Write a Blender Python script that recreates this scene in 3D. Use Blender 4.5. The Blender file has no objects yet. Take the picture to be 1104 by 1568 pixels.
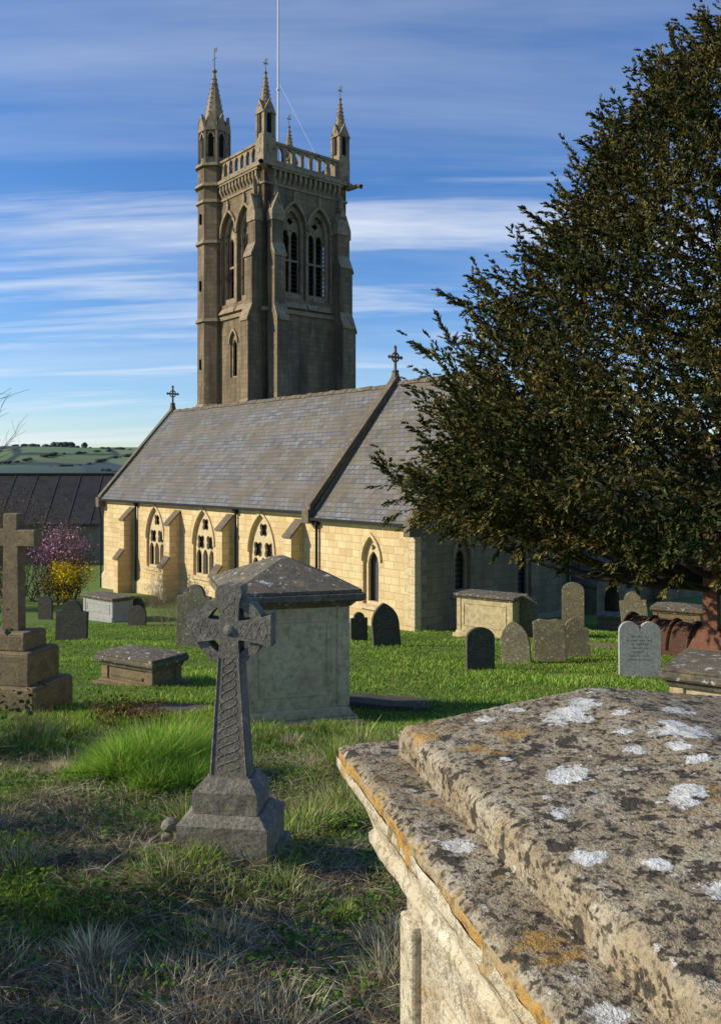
import bpy, bmesh, math, random
import numpy as np
from mathutils import Vector, Matrix, noise
from mathutils.geometry import tessellate_polygon
random.seed(5); rng = np.random.default_rng(5)
sc = bpy.context.scene
sc.view_settings.view_transform = 'Standard'
sc.view_settings.look = 'None'
sc.view_settings.exposure = 0
COL = sc.collection

# ------------------------------------------------------------------ helpers
def link(ob, parent=None):
    COL.objects.link(ob)
    if parent: ob.parent = parent
    return ob
def empty(name, loc=(0,0,0), rz=0, parent=None):
    e = bpy.data.objects.new(name, None); e.location = loc; e.rotation_euler = (0,0,rz)
    e.empty_display_size = .3
    return link(e, parent)
def box_uv(me):
    uvl = me.uv_layers.new(name='UVMap')
    n = len(me.loops); uv = np.zeros((n,2), dtype=np.float32)
    vs = me.vertices
    for p in me.polygons:
        nn = p.normal
        if abs(nn.z) > .985: t = Vector((1,0,0)); b = Vector((0,1,0))
        else:
            t = Vector((-nn.y, nn.x, 0)).normalized(); b = nn.cross(t)
            if b.z < 0: b = -b
        for li in p.loop_indices:
            co = vs[me.loops[li].vertex_index].co
            uv[li,0] = co.dot(t); uv[li,1] = co.dot(b)
    uvl.data.foreach_set('uv', uv.ravel())
def finish(bm, name, mat, parent=None, loc=None, rot=None, bevel=0, smooth=False, recalc=True):
    if recalc: bmesh.ops.recalc_face_normals(bm, faces=bm.faces)
    me = bpy.data.meshes.new(name); bm.to_mesh(me); bm.free()
    box_uv(me)
    for m in (mat if isinstance(mat,(list,tuple)) else [mat]): me.materials.append(m)
    if smooth: me.polygons.foreach_set('use_smooth', [True]*len(me.polygons))
    ob = bpy.data.objects.new(name, me)
    if loc: ob.location = loc
    if rot: ob.rotation_euler = rot
    if bevel:
        md = ob.modifiers.new('bev','BEVEL'); md.width = bevel; md.segments = 2; md.limit_method='ANGLE'; md.angle_limit=math.radians(40)
    return link(ob, parent)
def np_mesh(name, V, F, mat, col=None, parent=None, smooth=False):
    me = bpy.data.meshes.new(name)
    V = np.asarray(V, dtype=np.float32); F = np.asarray(F, dtype=np.int32)
    k = F.shape[1]
    me.vertices.add(len(V)); me.vertices.foreach_set('co', V.ravel())
    me.loops.add(F.size); me.loops.foreach_set('vertex_index', F.ravel())
    me.polygons.add(len(F)); me.polygons.foreach_set('loop_start', np.arange(0,F.size,k,dtype=np.int32))
    if smooth: me.polygons.foreach_set('use_smooth', np.ones(len(F),dtype=bool))
    me.update(calc_edges=True)
    if col is not None:
        a = me.color_attributes.new('Col','FLOAT_COLOR','POINT')
        c4 = np.ones((len(V),4),dtype=np.float32); c4[:,:3] = np.clip(col,0,1)
        a.data.foreach_set('color', c4.ravel())
    me.materials.append(mat)
    ob = bpy.data.objects.new(name, me)
    return link(ob, parent)
def plate(bm, loops, mf, d0, d1, back=True, mi=0, front=True):
    fr=[]; bk=[]
    for lp in loops:
        fr.append([bm.verts.new(mf(u,v,d0)) for u,v in lp])
        bk.append([bm.verts.new(mf(u,v,d1)) for u,v in lp])
    tris = tessellate_polygon([[Vector((u,v,0)) for u,v in lp] for lp in loops])
    ff = [v for l in fr for v in l]; bb = [v for l in bk for v in l]
    def add(vs):
        try: f = bm.faces.new(vs); f.material_index = mi
        except ValueError: pass
    if len(loops)==1 and len(loops[0])<=4:
        if front: add(ff)
        if back: add(bb[::-1])
    else:
        for t in tris:
            if front: add([ff[i] for i in t])
            if back: add([bb[i] for i in t][::-1])
    for a,b in zip(fr,bk):
        n=len(a)
        for i in range(n): add([a[i],a[(i+1)%n],b[(i+1)%n],b[i]])
XZ = lambda u,v,d:(u,d,v)
YZ = lambda u,v,d:(d,u,v)
XY = lambda u,v,d:(u,v,d)
def box(bm,x0,x1,y0,y1,z0,z1,mi=0):
    plate(bm,[[(x0,y0),(x1,y0),(x1,y1),(x0,y1)]],XY,z0,z1,mi=mi)
def frustum(bm,cx,cy,z0,z1,r0,r1,n=8,rot=0,cap=True):
    def ring(z,r): return [bm.verts.new((cx+r*math.cos(rot+2*math.pi*i/n),cy+r*math.sin(rot+2*math.pi*i/n),z)) for i in range(n)]
    a=ring(z0,r0); b=ring(z1,max(r1,.002))
    for i in range(n): bm.faces.new([a[i],a[(i+1)%n],b[(i+1)%n],b[i]])
    if cap: bm.faces.new(a[::-1]); bm.faces.new(b)
def arch(cx,w,zs,k=1.0,n=8):
    R=k*w; h=math.sqrt(R*R-(R-w/2)**2); a1=math.acos((R-w/2)/R)
    L=[(cx-w/2+R-R*math.cos(a1*i/n), zs+R*math.sin(a1*i/n)) for i in range(n+1)]
    return L+[(2*cx-x,z) for x,z in L[-2::-1]]
def archloop(cx,w,z0,zs,k=1.0,n=8): return [(cx-w/2,z0)]+arch(cx,w,zs,k,n)+[(cx+w/2,z0)]
def foil(cx,cz,R,lobes=4,n=24,ph=0):
    return [(cx+R*(.62+.38*abs(math.cos(lobes/2*(a-ph))))*math.cos(a), cz+R*(.62+.38*abs(math.cos(lobes/2*(a-ph))))*math.sin(a)) for a in [2*math.pi*i/n for i in range(n)]]
def hood(bm,cx,w,zs,k,t,mf,d0,d1):
    o=arch(cx,w+2*t,zs,k*w/(w+2*t)+t/(w+2*t)); i=arch(cx,w,zs,k)
    plate(bm,[o+i[::-1]],mf,d0,d1)
def tube(bm,pts,rad,n=6):
    rings=[]
    for i,p in enumerate(pts):
        p=Vector(p); q=Vector(pts[min(i+1,len(pts)-1)])-Vector(pts[max(i-1,0)])
        q.normalize(); a=q.orthogonal().normalized(); b=q.cross(a)
        rings.append([bm.verts.new(p+(a*math.cos(2*math.pi*j/n)+b*math.sin(2*math.pi*j/n))*rad[i]) for j in range(n)])
    for r,s in zip(rings,rings[1:]):
        k=min(range(n),key=lambda k:(s[k].co-r[0].co).length)
        for j in range(n): bm.faces.new([r[j],r[(j+1)%n],s[(j+1+k)%n],s[(j+k)%n]])

# ------------------------------------------------------------------ materials
class M:
    def __init__(s,name,rough=.9):
        s.m=bpy.data.materials.new(name); s.m.use_nodes=True; s.nt=s.m.node_tree
        s.b=s.nt.nodes['Principled BSDF']; s.b.inputs['Roughness'].default_value=rough
        s.b.inputs['Specular IOR Level'].default_value=.25
        s.tc=s.nt.nodes.new('ShaderNodeTexCoord'); s.h=None
    def L(s,a,b): s.nt.links.new(a,b)
    def noise(s,scale,detail=6,rough=.6,vec=None,dist=0):
        n=s.nt.nodes.new('ShaderNodeTexNoise'); n.inputs['Scale'].default_value=scale; n.inputs['Detail'].default_value=min(detail,5)
        n.inputs['Roughness'].default_value=rough; n.inputs['Distortion'].default_value=dist
        s.L(vec or s.tc.outputs['Object'],n.inputs['Vector']); return n.outputs['Fac']
    def voro(s,scale,feature='F1',out='Distance',vec=None,rnd=1):
        n=s.nt.nodes.new('ShaderNodeTexVoronoi'); n.feature=feature; n.inputs['Scale'].default_value=scale
        n.inputs['Randomness'].default_value=rnd
        s.L(vec or s.tc.outputs['Object'],n.inputs['Vector']); return n.outputs[out]
    def map(s,src,scale=(1,1,1),rot=(0,0,0)):
        n=s.nt.nodes.new('ShaderNodeMapping'); n.inputs['Scale'].default_value=scale; n.inputs['Rotation'].default_value=rot
        s.L(src,n.inputs['Vector']); return n.outputs[0]
    def ramp(s,src,stops):
        n=s.nt.nodes.new('ShaderNodeValToRGB'); e=n.color_ramp.elements
        while len(e)<len(stops): e.new(.5)
        for el,(p,c) in zip(e,stops):
            el.position=p; el.color=(c,c,c,1) if not hasattr(c,'__len__') else (*c,1)
        s.L(src,n.inputs[0]); return n.outputs[0]
    def mix(s,f,a,b,mode='MIX'):
        n=s.nt.nodes.new('ShaderNodeMix'); n.data_type='RGBA'; n.blend_type=mode
        for v,i in ((f,n.inputs[0]),(a,n.inputs[6]),(b,n.inputs[7])):
            if hasattr(v,'is_linked') : s.L(v,i)
            elif hasattr(v,'__len__'): i.default_value=(*v,1)
            else: i.default_value=v
        return n.outputs[2]
    def math(s,op,a,b=0):
        n=s.nt.nodes.new('ShaderNodeMath'); n.operation=op
        for v,i in ((a,n.inputs[0]),(b,n.inputs[1])):
            if hasattr(v,'is_linked'): s.L(v,i)
            else: i.default_value=v
        return n.outputs[0]
    def sep(s,src,k):
        n=s.nt.nodes.new('ShaderNodeSeparateXYZ'); s.L(src,n.inputs[0]); return n.outputs[k]
    def pos(s):
        g=s.nt.nodes.new('ShaderNodeNewGeometry'); return g.outputs['Position']
    def attr(s,name,o='Fac'):
        a=s.nt.nodes.new('ShaderNodeAttribute'); a.attribute_name=name; return a.outputs[o]
    def bump(s,h,strength=.5,dist=.02,prev=None):
        n=s.nt.nodes.new('ShaderNodeBump'); n.inputs['Strength'].default_value=strength; n.inputs['Distance'].default_value=dist
        s.L(h,n.inputs['Height'])
        if prev: s.L(prev,n.inputs['Normal'])
        return n.outputs[0]
    def out(s,col,nrm=None,rough=None):
        if hasattr(col,'is_linked'): s.L(col,s.b.inputs['Base Color'])
        else: s.b.inputs['Base Color'].default_value=(*col,1)
        if nrm: s.L(nrm,s.b.inputs['Normal'])
        if rough: s.L(rough,s.b.inputs['Roughness'])
        return s.m

def masonry(name,c1,c2,c3,mortar,bw=.55,bh=.28,stain=(.1,.09,.07),stainamt=.5,dark=.5):
    m=M(name); uv=m.tc.outputs['UV']
    def brick(bias,ca,cb,mo):
        b=m.nt.nodes.new('ShaderNodeTexBrick'); b.inputs['Scale'].default_value=1
        b.inputs['Brick Width'].default_value=bw; b.inputs['Row Height'].default_value=bh
        b.inputs['Mortar Size'].default_value=.010; b.inputs['Mortar Smooth'].default_value=.3
        b.inputs['Bias'].default_value=bias; b.offset=.43; b.squash=.75; b.squash_frequency=3
        b.inputs['Color1'].default_value=(*ca,1); b.inputs['Color2'].default_value=(*cb,1); b.inputs['Mortar'].default_value=(*mo,1)
        m.L(uv,b.inputs['Vector']); return b
    b=brick(0,c1,c2,mortar)
    b2=brick(-.55,(0,0,0),(1,1,1),(0,0,0))
    n1=m.noise(.9,5,.65); n2=m.noise(9,5,.7)
    st=m.noise(1,5,.7,vec=m.map(m.tc.outputs['Object'],(1.3,1.3,.18)))
    c=m.mix(m.math('MULTIPLY',m.sep(b2.outputs['Color'],0),.75),b.outputs['Color'],c3)
    c=m.mix(m.ramp(n1,[(.35,0),(.75,.6)]),c,tuple(x*.8 for x in c2))
    c=m.mix(m.ramp(st,[(.42,0),(.68,stainamt)]),c,stain)
    c=m.mix(m.ramp(n2,[(.32,dark),(.52,0)]),c,tuple(x*.4 for x in c1))
    h=m.math('ADD',m.math('MULTIPLY',b.outputs['Fac'],-1.0),m.math('MULTIPLY',m.noise(14,3,.7),.9))
    return m.out(c,m.bump(h,.7,.03))
def rock(name,c1,c2,scale=3,lichen=None,lich2=None,spots=.0,bump=.5,bd=.02,amt=.5):
    m=M(name); n1=m.noise(scale,5,.7); n2=m.noise(scale*6,5,.75); n3=m.noise(scale*1.7,5,.7,dist=.6)
    c=m.mix(m.ramp(n1,[(.3,0),(.7,1)]),c1,c2)
    c=m.mix(m.ramp(n2,[(.35,.7),(.55,0)]),c,tuple(x*.35 for x in c1))
    if lichen: c=m.mix(m.ramp(n3,[(.54,0),(.64,amt)]),c,lichen)
    if lich2:
        v=m.noise(scale*2.9,5,.62,vec=m.map(m.tc.outputs['Object'],(1,1,1),(.4,.8,.3)))
        c=m.mix(m.ramp(v,[(.60,0),(.64,.9)]),c,lich2)
    if spots:
        v=m.noise(scale*11,3,.5,vec=m.map(m.tc.outputs['Object'],(1,1,1),(.9,.1,.3)))
        c=m.mix(m.ramp(v,[(.58,0),(.66,spots)]),c,(.03,.027,.022))
    return m.out(c,m.bump(n2,bump,bd))
def vcol(name,rough=.7,transl=.25):
    m=M(name,rough); col=m.attr('Col','Color'); o=m.nt.nodes['Material Output']
    m.nt.nodes.remove(m.b); d=m.nt.nodes.new('ShaderNodeBsdfDiffuse'); m.L(col,d.inputs[0]); m.L(d.outputs[0],o.inputs[0])
    if transl:
        t=m.nt.nodes.new('ShaderNodeBsdfTranslucent'); m.L(col,t.inputs[0])
        x=m.nt.nodes.new('ShaderNodeMixShader'); x.inputs[0].default_value=transl
        m.L(d.outputs[0],x.inputs[1]); m.L(t.outputs[0],x.inputs[2]); m.L(x.outputs[0],o.inputs[0])
    return m.m

MAT_wall=masonry('limestone_ashlar',(.90,.69,.37),(.74,.53,.25),(.62,.39,.155),(.50,.38,.22),stainamt=.3,stain=(.38,.27,.13),dark=.3)
MAT_wall_shade=masonry('shaded_ashlar',(.35,.27,.155),(.26,.20,.115),(.19,.145,.08),(.19,.15,.09),stainamt=.6,stain=(.115,.095,.065),dark=.5)  # same ashlar, darkened: shade of the east end is put into its colour
MAT_trim=rock('dressed_stone',(.82,.64,.36),(.66,.50,.27),2.5,amt=.4,lichen=(.28,.23,.15),bump=.3)
MAT_trim_shade=rock('dressed_stone_shaded',(.42,.33,.20),(.30,.235,.14),2.5,amt=.4,lichen=(.15,.125,.085),bump=.3)  # dressed stone of the east end, its shade painted in as darker tones
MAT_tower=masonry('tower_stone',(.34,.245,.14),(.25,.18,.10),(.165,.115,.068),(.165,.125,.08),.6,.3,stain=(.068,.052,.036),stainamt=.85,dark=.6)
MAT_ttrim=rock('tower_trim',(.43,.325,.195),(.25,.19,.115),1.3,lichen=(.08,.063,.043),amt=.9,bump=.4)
MAT_cope=rock('coping_stone',(.22,.175,.115),(.13,.10,.07),2,lichen=(.34,.28,.16),amt=.5)
def roofmat(name,ca,cb,cc,rw=.34,rh=.24,moss=(.17,.14,.065)):
    m=M(name,.6); uv=m.tc.outputs['UV']
    b=m.nt.nodes.new('ShaderNodeTexBrick'); b.inputs['Scale'].default_value=1
    b.inputs['Brick Width'].default_value=rw; b.inputs['Row Height'].default_value=rh
    b.inputs['Mortar Size'].default_value=.014; b.inputs['Mortar Smooth'].default_value=.2
    b.inputs['Color1'].default_value=(*ca,1); b.inputs['Color2'].default_value=(*cb,1); b.inputs['Mortar'].default_value=(.05,.045,.04,1)
    m.L(uv,b.inputs['Vector'])
    sn=m.nt.nodes.new('ShaderNodeVectorMath'); sn.operation='SNAP'; sn.inputs[1].default_value=(rw,rh,1); m.L(uv,sn.inputs[0])
    per=m.nt.nodes.new('ShaderNodeTexWhiteNoise'); m.L(sn.outputs[0],per.inputs[0])
    band=m.nt.nodes.new('ShaderNodeTexWave'); band.bands_direction='Y'; band.inputs['Scale'].default_value=.16
    band.inputs['Distortion'].default_value=.8; m.L(uv,band.inputs['Vector'])
    big=m.noise(.4,5,.6)
    c=m.mix(m.ramp(band.outputs['Fac'],[(.52,0),(.6,.55)]),b.outputs['Color'],cc)
    c=m.mix(m.ramp(big,[(.45,0),(.58,.8)]),c,tuple(x*.72 for x in cc))
    c=m.mix(m.ramp(per.outputs[0],[(.0,.6),(.4,0)]),c,tuple(x*.5 for x in cb))
    c=m.mix(m.ramp(m.noise(1.9,5,.75),[(.50,0),(.62,.7)]),c,moss)
    v=m.sep(uv,1); saw=m.math('FRACT',m.math('DIVIDE',v,rh))
    h=m.math('ADD',m.math('MULTIPLY',saw,-.8),m.math('ADD',m.math('MULTIPLY',b.outputs['Fac'],-.6),m.math('MULTIPLY',m.noise(7,3,.7),.8)))
    return m.out(c,m.bump(h,.8,.035))
MAT_slate=roofmat('roof_slate',(.25,.24,.23),(.175,.168,.16),(.225,.185,.135))
MAT_tile=roofmat('dark_tiles',(.05,.046,.045),(.035,.033,.033),(.045,.04,.038),.3,.35,(.05,.05,.04))
def plain(name,c,rough=.6,metal=0,nscale=5,var=.4):
    m=M(name,rough); m.b.inputs['Metallic'].default_value=metal
    n=m.noise(nscale,4,.7); return m.out(m.mix(m.ramp(n,[(.3,0),(.7,1)]),tuple(x*(1-var) for x in c),c),m.bump(n,.15,.01))
MAT_black=plain('iron_pipe',(.015,.014,.014),.5)
MAT_white=plain('white_paint',(.75,.74,.7),.5,0,5,.1)
MAT_glassm=M('leaded_glass',.25)
_v=MAT_glassm.voro(7,vec=MAT_glassm.map(MAT_glassm.tc.outputs['Object'],(1,1,1),(0,.78,0)),rnd=0)
MAT_glass=MAT_glassm.out(MAT_glassm.mix(MAT_glassm.ramp(_v,[(.35,0),(.45,1)]),(.02,.02,.022),(.09,.085,.08)),MAT_glassm.bump(MAT_glassm.noise(6),.3,.02))
MAT_louvre=plain('belfry_louvres',(.045,.038,.03),.8)
MAT_hs_dark=rock('gravestone_grey',(.13,.115,.085),(.08,.07,.05),5,lichen=(.22,.19,.11),spots=.5)
MAT_hs_mid=rock('gravestone_mid',(.27,.235,.145),(.16,.14,.09),5,lichen=(.42,.34,.13),lich2=(.52,.48,.38),spots=.5)
MAT_hs_light=rock('gravestone_light',(.50,.49,.44),(.38,.37,.32),5,lichen=(.28,.27,.21),spots=.2,bump=.25)
MAT_tomb=rock('tomb_limestone',(.72,.57,.31),(.56,.44,.23),1.6,lichen=(.42,.34,.18),spots=.15,bump=.3)
MAT_tombcap=rock('tomb_cap',(.22,.18,.12),(.13,.108,.075),4,lichen=(.34,.26,.12),lich2=(.62,.60,.52),spots=.6)
MAT_cross=rock('celtic_cross_stone',(.36,.32,.235),(.22,.19,.14),9,lichen=(.52,.48,.37),spots=.6,bump=.9,bd=.018)
MAT_red=rock('red_granite',(.28,.12,.075),(.18,.08,.05),8,bump=.2)
MAT_brown=rock('brown_stone',(.32,.23,.125),(.19,.14,.08),5,lichen=(.40,.31,.13),spots=.4)
MAT_bark=rock('bark',(.10,.07,.05),(.055,.04,.03),5)
MAT_leaf=vcol('foliage_leaf',.6,0)
MAT_grass=vcol('grass_blade',.5,.3)
MAT_twig=vcol('twig',.8,0)

# ------------------------------------------------------------------ terrain
YS=[-3000,-50,-5,0,4,9,15,30,50,90,200,400,900,9000]; ZS=[3,2.5,.2,0,-.3,-1.12,-2,-4.08,-5.3,-7,-16,-32,-45,-45]
def gz(x,y):
    x=np.asarray(x,float); y=np.asarray(y,float)
    z=(np.interp(y,YS,ZS)+np.interp(y-.8,YS,ZS)+np.interp(y+.8,YS,ZS))/3
    f=np.clip((14-y)/8,0,1)*np.clip((y+6)/4,0,1)
    z=z+f*(.035*np.sin(x*2.3+y*1.1)+.03*np.sin(y*3.1-x*1.7)+.02*np.sin(x*5.1+2)*np.sin(y*4.3))
    return z
def g(x,y): return float(gz(x,y))
xs=np.unique(np.concatenate([[-9000,-3000,-900,-300,-120,-70,-45],np.linspace(-30,30,150),np.linspace(-4,4,81),[45,70,120,300,900,3000,9000]]))
ys=np.unique(np.concatenate([[-3000,-300,-50,-20,-8,-5],np.linspace(-3,14,140),np.linspace(14.4,62,90),[70,80,90,120,160,200,280,400,600,900,2000,4500,9000]]))
gx,gy=np.meshgrid(xs,ys); V=np.stack([gx,gy,gz(gx,gy)],-1).reshape(-1,3)
nx=len(xs); ny=len(ys); ii=np.arange(ny-1)[:,None]*nx+np.arange(nx-1)[None]
F=np.stack([ii,ii+1,ii+nx+1,ii+nx],-1).reshape(-1,4)
m=M('ground_turf'); P=m.pos()
n1=m.noise(.5,3,.6,vec=P); n2=m.noise(14,4,.75,vec=P); n3=m.noise(2.3,4,.7,vec=P)
lawn=m.mix(m.ramp(n1,[(.35,0),(.65,1)]),(.12,.20,.03),(.18,.25,.04))
lawn=m.mix(m.ramp(n2,[(.3,.75),(.62,0)]),lawn,(.06,.10,.018))
soil=m.mix(m.ramp(n2,[(.35,0),(.6,1)]),(.045,.034,.022),(.19,.15,.09))
rough=m.mix(m.ramp(n3,[(.45,0),(.6,1)]),soil,(.065,.11,.022))
yy=m.math('DIVIDE',m.math('ADD',m.sep(P,1),m.math('MULTIPLY',n1,3)),14.0)
c=m.mix(m.ramp(yy,[(.62,0),(.78,1)]),rough,lawn)
far=m.ramp(m.math('DIVIDE',m.sep(P,1),400),[(.2,0),(.6,1)])
c=m.mix(far,c,(.08,.12,.05))
ground=np_mesh('ground',V,F,m.out(c),smooth=True)

# hills
def fbm(x,y,s,seed=0): return noise.fractal(Vector((x*s+seed,y*s,seed)),1,2,4)
def hz(x,y):
    t=min(1,max(0,(y-650)/1150)); t=t*t*(3-2*t)
    return -50+t*(104+20*fbm(x,y,.0011,3.3))+t*(1-t)*60*fbm(x,y,.004,8)
hx=np.linspace(-2600,2600,90); hy=np.linspace(650,3000,50)
V=[(x,y,hz(x,y)) for y in hy for x in hx]
nx=len(hx); ii=np.arange(len(hy)-1)[:,None]*nx+np.arange(nx-1)[None]
F=np.stack([ii,ii+1,ii+nx+1,ii+nx],-1).reshape(-1,4)
m=M('hill_fields'); P=m.map(m.pos(),(.0075,.0045,0),(0,0,.3))
vc=m.voro(1,'F1','Color',vec=P); ve=m.voro(1,'DISTANCE_TO_EDGE','Distance',vec=P)
c=m.mix(m.sep(vc,0),(.12,.19,.075),(.20,.24,.11))
c=m.mix(m.ramp(m.sep(vc,1),[(.60,0),(.62,1)]),c,(.065,.09,.08))
c=m.mix(m.ramp(m.math('ADD',ve,m.math('MULTIPLY',m.noise(.02,4,.7,vec=m.pos()),.06)),[(.055,1),(.095,0)]),c,(.045,.065,.055))
low=m.ramp(m.math('DIVIDE',m.math('ADD',m.sep(m.pos(),2),m.math('MULTIPLY',m.noise(.01,4,.6,vec=m.pos()),30)),60),[(.35,1),(.65,0)])
c=m.mix(m.math('MULTIPLY',low,.7),c,(.07,.095,.10))  # wooded low slopes; slight blue distance haze is put into the colour
hills=np_mesh('hills',V,F,m.out(c),smooth=True)
bm=bmesh.new()
for L_ in range(18):
    y0=random.uniform(950,1750); x0=random.uniform(-.5,.0)*y0; an=random.choice((.15,-.1,.3,1.2,1.5,-.25)); 
    for k in range(random.randint(14,34)):
        d_=k*random.uniform(9,13); x=x0+d_*math.cos(an); y=y0+d_*math.sin(an)
        if y>1850 or random.random()<.2: continue
        s=random.uniform(1.8,4.2)
        bmesh.ops.create_icosphere(bm,subdivisions=1,radius=1,matrix=Matrix.Translation((x,y,hz(x,y)+s*.4))@Matrix.Diagonal((s*random.uniform(1.2,2.8),s,s*.8,1)))
for i in range(26):
    y=1740+random.uniform(-20,20); x=-.347*y+random.gauss(0,14); s=random.uniform(4,7)
    bmesh.ops.create_icosphere(bm,subdivisions=2,radius=1,matrix=Matrix.Translation((x,y,hz(x,y)+s*.6))@Matrix.Diagonal((s,s,s,1)))
for v in bm.verts: v.co+=noise.noise_vector(v.co*.3)*1.6
finish(bm,'distant_trees',rock('distant_tree_leaf',(.055,.08,.06),(.09,.11,.075),.2))

# ------------------------------------------------------------------ church
ANG=math.atan2(-.769,.64)
church=empty('stone_church',(1.915,30,0),ANG)
NX0,NX1=-26.9,-5.99; W2=4.51
wall=bmesh.new(); trim=bmesh.new(); glass=bmesh.new(); roof=bmesh.new(); cope=bmesh.new(); pipe=bmesh.new()
wall_shade=bmesh.new(); trim_shade=bmesh.new()
def window(wallloops,cx,w,z0,zs,k,mf,lights,dglass=.34,trim=trim):
    lp=archloop(cx,w,z0,zs,k); wallloops.append(lp)
    plate(glass,[lp],mf,dglass,dglass+.02)
    inner=archloop(cx,w-.004,z0+.002,zs,k)
    holes=[]
    if lights==1:
        lw=w*.62; holes.append(archloop(cx,lw,z0+.12,zs-.15,1.0,6))
        holes.append(foil(cx,zs+w*.52,w*.13,3))
    else:
        lw=(w-.2)/3-.09
        for j in(-1,0,1): holes.append(archloop(cx+j*(lw+.10),lw,z0+.12,zs-.62,.9,5))
        for j in(-.5,.5): holes.append(foil(cx+j*w*.44,zs+.12,w*.205,4,24,math.pi/4))
        holes.append(foil(cx,zs+w*.50,w*.175,4,24,math.pi/4))
    plate(trim,[inner]+holes,mf,.12,.24)
    hood(trim,cx,w+.02,zs,k,.12,mf,-.07,.02)
    sill=[(cx-w/2-.12,z0-.16),(cx+w/2+.12,z0-.16),(cx+w/2+.12,z0-.01),(cx-w/2-.12,z0-.01)]
    plate(trim,[sill],mf,-.1,.1)
hl=[]
for t in (9.86,15.0,20.2): window(hl,-t,2.0,-3.55,-2.0,.98,XZ,3)
plate(wall,[[(NX0,-8),(NX1,-8),(NX1,.12),(NX0,.12)]]+hl,XZ,0,.32,back=False)
hl=[]
window(hl,-2.38,.95,-3.4,-1.75,1.15,XZ,1)
plate(wall,[[(NX1,-8),(0,-8),(0,-.2),(NX1,-.2)]]+hl,XZ,.003,.35,back=False)
mg=lambda u,v,d:(-d,u,v)
hl=[]
window(hl,2.43,.85,-2.9,-1.6,1.1,mg,1,trim=trim_shade); window(hl,6.0,.85,-3.4,-1.6,1.1,mg,1,trim=trim_shade)
hl.append(archloop(4.5,1.4,1.2,2.4)); plate(glass,[hl[-1]],mg,.3,.32)
plate(wall_shade,[[(0.003,-8),(9.02,-8),(9.02,-.2),(W2,5.35),(0.003,-.2)]]+hl,mg,0,.33,back=False)
plate(wall,[[(0.3,-8),(9.0,-8),(9.0,.1),(W2,5.3),(.3,.1)]],YZ,NX0,NX0+.3)
plate(wall,[[(0.05,-8),(9.0,-8),(9.0,.1),(W2,5.35),(.05,.1)]],YZ,NX1-.2,NX1+.14)
plate(wall,[[(NX0,-8),(NX1,-8),(NX1,.12),(NX0,.12)]],XZ,8.7,9.02)
for a,b in((NX0,NX1-.01),(NX1+.01,-.01)):
    plate(trim,[[( -.14,-8),(-.14,-4.5),(0.02,-4.3),(.02,-8)]],YZ,a,b)
box(trim_shade,-.02,.09,.3,9,-.42,-.27)
box(trim_shade,-.02,.12,.3,9,-8,-4.15)
for k in range(13):
    z=-4.2+k*.3; a=.52 if k%2 else .3; b=.3 if k%2 else .52
    box(trim,-a,.006,-.006,.28,z,z+.285); box(trim_shade,-.2,.008,.281,b+.05,z+.001,z+.284)
def slope(bm,x0,x1,ye,ze,yr,zr,th=.1):
    plate(bm,[[(ye,ze),(yr,zr),(yr,zr-th),(ye,ze-th)]],YZ,x0,x1)
slope(roof,NX0+.15,NX1-.2,-.28,-.03,W2,5.42)
slope(roof,NX0+.15,NX1-.2,9.3,-.03,W2+.001,5.42)
slope(roof,NX1+.15,-.1,-.24,-.28,W2,5.52)
slope(roof,NX1+.15,-.1,9.26,-.28,W2+.001,5.52)
for a,b,z in((NX0+.2,NX1-.22,5.40),(NX1+.17,-.15,5.5)):
    n=int((b-a)/.45)
    for i in range(n):
        x=a+(b-a)*i/n; dz=random.uniform(-.02,.02)
        plate(cope,[[(W2-.17,z-.1+dz),(W2,z+.10+dz),(W2+.17,z-.1+dz),(W2,z-.12+dz)]],YZ,x+.01,x+(b-a)/n-.01)
box(trim,NX0,NX1-.2,-.12,.02,-.13,.09); box(trim,NX1+.15,.0,-.1,.02,-.42,-.24)
box(pipe,NX0-.05,NX1-.22,-.40,-.27,-.10,-.01); box(pipe,NX1+.16,.05,-.36,-.23,-.36,-.26)
def coping(x0,x1,ye,ze,zr,up=.3):
    for sg in(-1,1):
        yy=lambda y: W2+sg*(y-W2)
        n=9
        for i in range(n):
            f0=i/n; f1=(i+1)/n-.003
            ya,yb=ye+(W2-ye)*f0,ye+(W2-ye)*f1; za,zb=ze+(zr-ze)*f0,ze+(zr-ze)*f1
            plate(cope,[[(yy(ya),za),(yy(yb),zb),(yy(yb),zb+up),(yy(ya),za+up)]],YZ,x0,x1)
    box(cope,x0-.03,x1+.03,ye-.12,ye+.45,ze-.45,ze+.12)
    box(cope,x0-.02,x1+.02,9.02-.4,9.14,ze-.45,ze+.12)
coping(NX1-.22,NX1+.18,-.30,-.05,5.55,.32)
coping(NX0-.2,NX0+.17,-.3,-.05,5.45,.22)
coping(-.12,.16,-.3,-.25,5.6,.22)
def finial(bm,x,y,z):
    frustum(bm,x,y,z-.2,z+.25,.26,.14,4,math.pi/4); frustum(bm,x,y,z+.25,z+.33,.18,.14,8)
    box(bm,x-.05,x+.05,y-.05,y+.05,z+.33,z+1.35); box(bm,x-.045,x+.045,y-.36,y+.36,z+.85,z+.95)
    for (yy,zz) in((-.36,.9),(.36,.9),(0,1.35)):
        frustum(bm,x,y+yy,z+zz-.09,z+zz,.03,.1,4); frustum(bm,x,y+yy,z+zz,z+zz+.09,.1,.03,4)
    plate(bm,[[(y+.23*math.cos(a),z+.9+.23*math.sin(a)) for a in [i*math.pi/8 for i in range(16)]],
              [(y+.17*math.cos(a),z+.9+.17*math.sin(a)) for a in [i*math.pi/8 for i in range(16)]]],YZ,x-.04,x+.04)
finial(cope,NX1-.02,W2,5.75); finial(cope,NX0,W2,5.6)
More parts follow.
